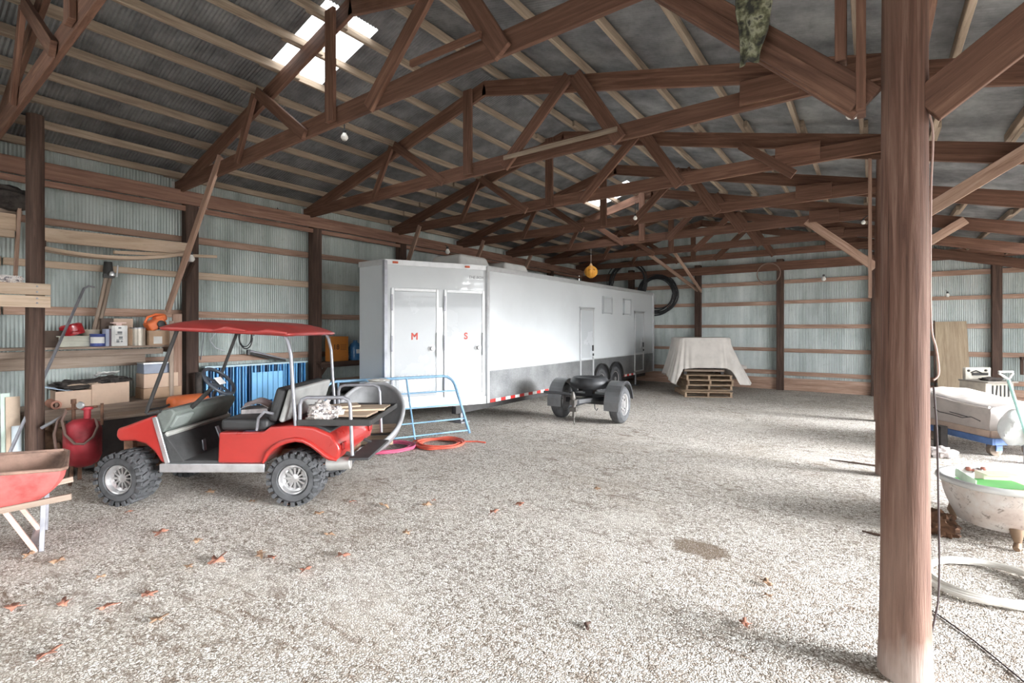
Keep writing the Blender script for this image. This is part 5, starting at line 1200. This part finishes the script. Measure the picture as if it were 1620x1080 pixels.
# ================================================================= wheelbarrow
WB = gp(60, 873)+rotz(YAW+.72) @ V((-.01, .25, 0)); wb = thing('wheelbarrow', 'rusty red wheelbarrow with dirty brown tray at left edge', 'wheelbarrow', WB, YAW+.72)
TRAYO = plain('scuffed_red_tray', (.52, .11, .10), .5, 0, .3, 7, .1, 30); TRAYI = plain('rusty_tray_inside', (.26, .16, .12), .75, 0, .4, 6, .3, 25); BAREW = plain('pale_painted_wood', (.55, .36, .30), .8, 0, .25, 10)
def tray(in_):
    mb = MB(); o = .012 if in_ else 0
    rim = [(.14, -.35), (.17, -.31), (.17, .31), (.14, .35), (-.95, .34), (-1.12, .22), (-1.12, -.22), (-.95, -.34)]
    bot = [(-.03, -.24), (-.02, -.22), (-.02, .22), (-.03, .24), (-.62, .20), (-.68, .14), (-.68, -.14), (-.62, -.20)]
    zr_ = [.62, .62, .63, .64, .72, .75, .75, .72]
    def fn(u, v):
        n = 8; t = u*n; i = int(t) % n; j = (i+1) % n; f = t-int(t)
        rx, ry = rim[i][0]*(1-f)+rim[j][0]*f, rim[i][1]*(1-f)+rim[j][1]*f; rz_ = zr_[i]*(1-f)+zr_[j]*f
        bx_, by_ = bot[i][0]*(1-f)+bot[j][0]*f, bot[i][1]*(1-f)+bot[j][1]*f
        k = sin(v*pi/2)**.8
        return ((bx_+(rx-bx_)*k)*(1-o), (by_+(ry-by_)*k)*(1-o*2), .37+o+(rz_-.37)*v)
    mb.grid(fn, 64, 10, True); mb.face([i*11 for i in range(64)]); return mb, rim, zr_
mb, rim, zr_ = tray(False); mb.build('tray', TRAYO, wb, smooth=50)
mb, _, _ = tray(True); mb.build('tray_lining', TRAYI, wb, smooth=50)
mb = MB(); mb.tube([(x, y, z) for (x, y), z in zip(rim, zr_)], .013, 10, True); mb.build('tray_rim', TRAYI, wb)
mb = MB(); mb.lathe([(.016, 0), (.012, .008), (.0001, .009)], 10, M.Translation((-.2, .0, .392))); mb.build('tray_bolt', STEEL, wb)
for s_ in (-1, 1):
    mb = MB(); mb.beam((-1.0, s_*.14, .30), (.20, s_*.29, .39), .035, .045); mb.build('handle', W_GREY, wb, bevel=.004)
    mb = MB(); mb.beam((-.18, s_*.22, .37), (.0, s_*.25, .005), .035, .03, (1, 0, 0)); mb.build('leg', BAREW, wb, bevel=.003)
    mb = MB(); mb.beam((.04, s_*.25, .37), (.03, s_*.26, .005), .03, .03, (1, 0, 0)); mb.build('leg_brace', STEEL, wb, bevel=.003)
mb = MB(); mb.box((-.02, 0, .02), (.05, .5, .012)); mb.build('leg_crossbar', STEEL, wb)
mb = MB(); T = M.Translation((-.90, 0, .20)) @ M.Rotation(pi/2, 4, 'X'); mb.lathe([(.09, -.04), (.15, -.055), (.19, -.035), (.20, 0), (.19, .035), (.15, .055), (.09, .04)], 32, T); mb.build('wheel', RUBBER, wb)
mb = MB(); mb.tube([(-.90, -.16, .20), (-.90, .16, .20)], .012, 8); mb.beam((-.90, -.15, .2), (-.90, -.15, .32), .03, .02); mb.beam((-.90, .15, .2), (-.90, .15, .32), .03, .02); mb.build('axle', STEEL, wb)
# ================================================================= blue tubular gate leaning toward the trailer nose
GB = plain('blue_gate_paint', (.24, .42, .60), .4, .1, .18, 6)
g0, g1 = cw(-2.55, 6.72), gp(743, 687); gd = (g1-g0); GL_ = gd.length; gang = atan2(gd.y, gd.x)
gate = thing('tube_gate', 'low blue tubular farm gate leaning in front of the trailer doors', 'gate', g0, gang)
LEAN = .42; GH = .95
def gpt(s_, h): return V((s_, LEAN*h/GH, .02+h*.94))
mb = MB(); R_ = .20
pts = [gpt(.0, 0), gpt(.0, GH-R_)]+[gpt(R_-R_*cos(t), GH-R_+R_*sin(t)) for t in [pi/2*k/8 for k in range(1, 9)]]+[gpt(GL_-R_-.10+R_*sin(t), GH-R_+R_*cos(t)) for t in [pi/2*k/8 for k in range(9)]]+[gpt(GL_, 0)]
mb.tube(pts, .022, 12); mb.build('gate_frame', GB, gate)
for h in (.70, .47, .24, .05):
    mb = MB(); mb.tube([gpt(.0, h), gpt(GL_-.10*min(1, h/GH)-.005, h)], .012, 8); mb.build('gate_rail', GB, gate)
for s_ in (.10, .30, .58):
    mb = MB(); mb.tube([gpt(GL_*s_, 0), gpt(GL_*s_, GH)], .015, 8); mb.build('gate_upright', GB, gate)
# hose coils
def floor_coil(name, col, label, px0, px1, py, seed, turns, r, sq, tail=None):
    c = (gp(px0, py)+gp(px1, py))/2; R_ = (gp(px1, py)-gp(px0, py)).length/2
    mb = MB(); coil(mb, (0, 0, 0), R_*.82, r, turns, seed, 'z', 40, R_*.22, .05, sq)
    if tail:
        q = gp(*tail)-c; Rm = rotz(-YAW); q = Rm @ q; mb.tube([(R_*.6, R_*.35, .02), (q*.8)+V((0, .08, .015)), q+V((0, 0, .012))], r, 8)
    single(mb, name, plain(name+'_rubber', col, .5, 0, .2, 8), label, 'hose', loc=c, rz=YAW)
floor_coil('pink_hose', (.58, .10, .19), 'faded pink hose coil on the gravel behind the golf cart', 566, 660, 711, 3, 7, .011, .80)
floor_coil('orange_hose', (.66, .12, .075), 'orange-red hose coil lying right of the pink one', 652, 738, 704, 8, 8, .011, .90, (768, 701))
# grey tub with tan boards behind the cart
GT = plain('grey_moulded_plastic', (.26, .26, .265), .5, 0, .15, 5)
gt = thing('grey_tub', 'large grey moulded tub tipped up behind the golf cart, tan boards in it', 'tub', cw(-1.97, 6.82, 0), YAW+.10)
RT = M.Rotation(.60, 4, 'X'); 
def gtf(rs, z0, z1):
    def fn(u, v):
        t = 2*pi*u; k = .72+.28*sin(v*pi/2)
        x, y = .47*cos(t)*k*rs, .66*sin(t)*k*rs
        p = RT @ V((x, y, z0+(z1-z0)*v)); return p+V((0, 0, .285))
    return fn
mb = MB(); mb.grid(gtf(1, 0, .30), 52, 10, True); mb.face([i*11 for i in range(52)]); mb.build('tub_shell', GT, gt, smooth=60)
mb = MB(); mb.grid(gtf(.93, .03, .30), 52, 10, True); mb.face([i*11 for i in range(52)]); mb.build('tub_lining', GT, gt, smooth=60)
mb = MB(); mb.tube([gtf(.965, 0, .30)(k/60, 1) for k in range(60)], .030, 10, True); mb.build('tub_rim', plain('pale_grey_rim', (.36, .36, .37), .45), gt)
for i, (x, y, r, z, lab) in enumerate(((.06, -.30, .15, .215, 'tan board lying in the grey tub, nearer the golf cart'), (.08, -.12, .25, .33, 'tan board lying in the grey tub, farther from the golf cart'))):
    mb = MB(); mb.box((0, 0, 0), (.62, .16, .02), M.Rotation(.60, 3, 'X')); single(mb, 'wood_scrap', W_PALE, lab, 'board', 'boards in the grey tub', loc=gt.location+rotz(YAW) @ V((x, y, z-.02)), rz=YAW+r, bevel=.003)
mb = MB(); mb.blob((0, 0, .02), (.16, .07, .025), 6, .4, 4, 18, 10); single(mb, 'pale_scrap', plain('pale_scrap', (.70, .67, .62), .8), 'pale crumpled scrap resting on top of the grey tub rim', 'scrap', loc=gt.location+rotz(YAW+.1) @ (V(gtf(.965, 0, .30)(.235, 1))+V((0, 0, .022))), rz=YAW)
# ================================================================= covered load on pallets
PC = gp(1122, 628); pr = rotz(YAW-.12)
PALW = wood('pallet_wood', (.26, .18, .12), (.44, .32, .22), (.60, .46, .33), stain=(.24, .16, .11))
def make_pallet(label, loc, rz):
    t = thing('wooden_pallet', label, 'pallet', loc, rz, 'pallets under the covered load')
    for k in range(6):
        mb = MB(); mb.box((0, -.50+k*.2, .118), (1.15, .14, .018)); mb.build('deck_board', PALW, t, bevel=.002, segs=1)
    for x in (-.54, 0, .54):
        mb = MB(); mb.box((x, 0, .063), (.05, 1.1, .09)); mb.build('stringer', PALW, t, bevel=.002, segs=1)
    for y in (-.50, 0, .5):
        mb = MB(); mb.box((0, y, .009), (1.15, .12, .018)); mb.build('bottom_board', PALW, t, bevel=.002, segs=1)
    return t
base = cw(4.92, 12.85)
pals = [make_pallet('lowest wooden pallet under the covered load, sticking out left', base+cw(-.02, -.30, 0), YAW-.10)]
for k, (dx, lab) in enumerate(((.16, 'second wooden pallet from the ground under the covered load'), (.18, 'third wooden pallet from the ground under the covered load'), (.13, 'topmost wooden pallet right under the covered load'))):
    pals.append(dup(pals[0], base+cw(dx, .08, .128*(k+1)), YAW-.12+.03*k, lab))
bx_ = thing('dark_table', 'dark steel table on the pallets, hidden under the pale tarp', 'table', base+cw(.08, .10, .514), YAW-.1)
mb = MB(); mb.box((0, 0, .86), (1.05, .72, .05)); mb.build('table_top', DARKM, bx_)
for sx in (-1, 1):
    for sy in (-1, 1):
        mb = MB(); mb.box((sx*.46, sy*.32, .42), (.07, .07, .84)); mb.build('leg', DARKM, bx_)
mb = MB(); mb.box((0, 0, .10), (1.0, .8, .05)); mb.build('lower_rail', W_GREY, bx_)
TARP = [(0, .56, .34), (45, .45, .3), (90, .15, .5), (135, .25, .4), (180, .26, .50), (212, .30, .34), (226, .32, .27), (237, .08, .66), (270, .06, .69), (298, .06, .68), (306, .12, .64), (317, .34, .28), (338, .50, .26), (360, .56, .34)]
def tarp_fn(u, v):
    t = 2*pi*u; c, s_ = cos(t), sin(t)
    sq = lambda hx, hy, e: V((math.copysign(abs(c)**e, c)*hx, math.copysign(abs(s_)**e, s_)*hy, 0))
    top = sq(.66, .49, .45)
    if v < .25:
        k = v/.25; p = top*k; p.z = 1.46+.012*NZ.noise(V((p.x*3, p.y*3, 2))); 
        return p
    k = (v-.25)/.75
    dg = math.degrees(t) % 360
    for q in range(len(TARP)-1):
        if TARP[q][0] <= dg <= TARP[q+1][0]:
            f = (dg-TARP[q][0])/(TARP[q+1][0]-TARP[q][0]); f = f*f*(3-2*f)
            flare = TARP[q][1]*(1-f)+TARP[q+1][1]*f; zb = TARP[q][2]*(1-f)+TARP[q+1][2]*f; break
    fold = .035*k*sin(t*11+2*sin(t*3))*(flare+.25)+.014*k*sin(t*27)
    rad = V((c*1.0, s_*.85, 0))
    p = top+rad*(flare*k**1.1+fold); p.z = 1.46-(1.46-zb)*(k**.95)
    if k < .12: p.z = 1.46-(1.46-zb)*(k**1.5)
    p += V((1, 1, 0))*.015*NZ.noise(V((p.x*5, p.y*5, p.z*4)))
    return p
mb = MB(); mb.grid(tarp_fn, 220, 40, True)
single(mb, 'canvas_tarp', plain('pale_tarp', (.64, .60, .56), .8, 0, .08, 4, .15, 60), 'pale off-white canvas tarp draped over the load on the pallet stack', 'tarp', loc=base+cw(.08, .10, 0), rz=YAW-.10, smooth=60, solid=.006)
p = base+cw(1.18, .12, .0); mb = MB(); mb.blob((0, 0, .36), (.26, .12, .06), 4, .5, 4, 20, 12)
single(mb, 'tarp_bundle', plain('pale_tarp_bundle', (.60, .56, .52), .8, 0, .1, 5), 'rolled pale tarp end poking out right of the covered load', 'tarp', loc=base+cw(1.15, .25, .30), rz=YAW)
# ================================================================= coils and ring on the far wall
PIPE = plain('black_poly_pipe', (.03, .031, .034), .4, 0, .3, 9)
for (px_, py_, R_, seed, lab, off) in ((1041, 466, .58, 14, 'black poly pipe coil hung on far wall, right of two', .16), (995, 448, .60, 15, 'black poly pipe coil hung on far wall, left of two behind trailer roof', .17)):
    q = on_b(px_, py_, B1-off); mb = MB(); coil(mb, (0, 0, 0), R_, .016, 13, seed, 'y', 40, .10, .14, 1.0)
    single(mb, 'pipe_coil', PIPE, lab, 'pipe coil', 'black pipe coils on the far wall', loc=q)
q = on_b(1216, 433, B1-.28); mb = MB(); coil(mb, (0, 0, 0), .29, .010, 3, 33, 'y', 40, .02, .03, 1.0)
single(mb, 'wire_ring', plain('rusty_wire', (.30, .20, .16), .6, .3), 'thin wire ring hung on the far wall above the covered load', 'wire ring', loc=q)
# ================================================================= pumpkin light
q = on_b(935, 429, TB[5]-.05); pk = thing('pumpkin_light', 'orange pumpkin light hanging on a string from a truss above the trailer', 'pumpkin light', q-V((0, 0, .17)))
PUM = plain('pumpkin_orange_plastic', (.90, .42, .06), .4, 0, .1, 4)  # plain orange plastic, emits nothing
mb = MB()
mb.grid(lambda u, v: (lambda t, z: (.165*sin(pi*min(.999, .02+.98*v))**.62*(1+.04*cos(10*t))*cos(t), .165*sin(pi*min(.999, .02+.98*v))**.62*(1+.04*cos(10*t))*sin(t), .32*v))(2*pi*u, v), 60, 20, True); mb.build('pumpkin_shell', PUM, pk)
mb = MB(); mb.lathe([(.05, .29), (.03, .34), (.012, .37), (.0001, .372)], 14); mb.build('pumpkin_stem', plain('pale_orange', (.85, .55, .30), .5), pk)
mb = MB(); mb.tube([(0, 0, .36), (0, 0, TB[5]*0+3.69-pk.location.z)], .004, 6); mb.build('string', CORDW, pk)
DKO = plain('dark_orange_mark', (.42, .15, .02), .5)
for dx in (-.055, .05):
    d_ = cw(dx, -.15); mb = MB(); mb.box((d_.x, d_.y, .19), (.05, .02, .045), rotz(YAW)); mb.build('eye_mark', DKO, pk, bevel=.008)
# ================================================================= bulbs
def bulb(px_, py_, Y, label, r=.05, up=.12, side=(0, 0), flood=False):
    c = at(px_, py_, Y); t = thing('bulb_or_glint', label, 'light bulb', c)
    mb = MB()
    if flood:
        T = M.Rotation(.5, 4, 'X'); mb.lathe([(.0001, -r), (r*.75, -r*.85), (r, -r*.5), (r*.98, -r*.3), (r*.6, r*.5), (r*.36, r*.9), (.0001, r*.92)], 24, T)
    else: mb.lathe([(.0001, -r), (r*.6, -r*.85), (r*.98, -r*.25), (r*.95, r*.2), (r*.55, r*.9), (r*.4, r*1.3), (.0001, r*1.32)], 20)
    mb.build('bulb_glass', plain('milky_bulb_glass', (.85, .84, .80), .25, 0, .02), t)
    mb = MB(); mb.lathe([(r*.48, r*.9), (r*.5, r*1.9), (r*.3, r*2.1), (.0001, r*2.12)], 14); mb.tube([(0, 0, r*2), (side[0], side[1], up)], .008, 6)
    mb.build('bulb_socket', BLACKP, t)
bulb(545, 217, 6.05, 'white bulb under the second truss near the front skylight', .045, .16)
bulb(1351, 177, 4.05, 'large white flood bulb left of the big pole', .058, .22, (.06, .05), True)
bulb(441, 346, 8.55, 'white bulb in a socket on the left wall header', .07, .20, (-.05, .0), True)
bulb(302, 409, 6.9, 'small white bulb on the post under the overhead planks', .05, .12, (-.1, .0))
bulb(1005, 345, 8.6, 'small white bulb hanging under the fourth truss', .035, .28)
bulb(708, 398, 9.9, 'white bulb on the header behind the trailer roof', .05, .14, (-.06, .0))
bulb(1303, 441, 12.5, 'white bulb on the far wall right of the covered load', .055, .15, (.0, .25))
bulb(1366, 352, 8.6, 'small white bulb on the second pole’s scab board', .035, .16, (.1, .1))
bulb(1499, 467, 11.0, 'white stand-in for a bright glint on the far wall above the plywood sheet', .04, .14, (.0, .3))  # bulb shape added to stand for a bright spot of light on the wall
# camouflage cloth over the near brace
CAM = NT('camouflage_cloth'); co_ = CAM.coord(); CAM.l(CAM.ramp(CAM.noise(co_, 14, 3, .6), [(.40, (.035, .035, .028)), (.5, (.13, .13, .075)), (.58, (.30, .30, .21)), (.66, (.05, .05, .04))]), CAM.b.inputs['Base Color']); CAM.b.inputs['Roughness'].default_value = .9
mb = MB(); c0 = V((-.52, MPB-.21, 3.36))
def camo(u, v):
    x = (u-.5)*(.10+.16*v); z = -.24+.62*v; y = .015*sin(u*9)-.05*v*0
    n_ = .03*NZ.noise(V((x*12, z*6, 4))); return c0+V((x+.04*v+n_, y+n_-.012, z-(.05*abs(u-.45) if v < .3 else 0)))
mb.grid(camo, 20, 22); single(mb, 'camouflage_cloth', CAM.mat, 'camouflage cloth draped over the big pole’s left brace', 'cloth', solid=.012)
# ================================================================= dead leaves on the gravel
LF = plain('dead_leaf_red', (.34, .15, .10), .8, 0, .4, 20); LB_ = plain('dead_leaf_brown', (.34, .21, .13), .85, 0, .35, 20)
def leaf_mesh(seed, mat):
    rnd = random.Random(seed); mb = MB()
    lob = [1, .62, .92, .55, .8, .5, .72, .55, .92, .6]; n = 20
    mb.v.append(V((0, 0, .012)))
    for k in range(n):
        t = 2*pi*k/n; r = .05*(lob[k//2] if k % 2 == 0 else lob[k//2]*.72)*rnd.uniform(.85, 1.15)
        mb.v.append(V((r*cos(t)*1.2, r*sin(t), .004+.018*abs(sin(t*1.5+seed)))))
    for k in range(n): mb.face((0, 1+k, 1+(k+1) % n))
    return mb.build('dry_leaf', mat, solid=.0015, loc=(0, 0, 0))
protos = [leaf_mesh(k, LF if k < 3 else LB_) for k in range(5)]
spots = [(560, 795), (228, 945), (545, 882), (330, 780), (308, 858), (415, 880), (430, 885), (160, 915), (18, 965), (100, 958), (70, 1040), (238, 942), (340, 890), (670, 800), (690, 793), (205, 812), (260, 845), (520, 848), (1212, 925), (1218, 945), (1178, 990), (780, 812), (950, 775), (825, 800), (640, 845), (450, 800), (395, 795), (610, 802), (500, 815), (300, 900), (165, 965), (480, 905), (250, 985), (50, 880), (90, 890)]
rnd = random.Random(4)
for i, (x, y) in enumerate(spots):
    o = protos[i] if i < 5 else protos[rnd.choice((0, 1, 2, 3, 3, 4, 4))].copy()
    if i >= 5: COL.objects.link(o)
    o.location = gp(x+rnd.uniform(-6, 6), y)+V((0, 0, .006)); o.rotation_euler = (rnd.uniform(-.2, .2), rnd.uniform(-.2, .2), rnd.uniform(0, 6.28)); s_ = rnd.uniform(.7, 1.35); o.scale = (s_, s_*rnd.uniform(.7, 1), s_)
    o['label'] = 'dry dead leaf lying on the gravel floor'; o['category'] = 'leaf'; o['group'] = 'dead leaves on the gravel'; o['kind'] = 'thing'
# loose sticks
for i, (x, y, a_, L, lab) in enumerate(((1383, 846, 2.4, .16, 'short brown stick on the gravel left of the big pole'), (932, 992, 1.2, .07, 'tiny dark twig on the gravel in the middle foreground'), (1350, 733, 2.5, .5, 'long thin stick lying on gravel beside the second pole'))):
    mb = MB(); mb.tube([(-L/2, 0, .012), (0, .02, .016), (L/2, 0, .010)], [.010, .011, .006], 7); single(mb, 'dry_stick', W_POST, lab, 'stick', loc=gp(x, y), rz=YAW+a_)
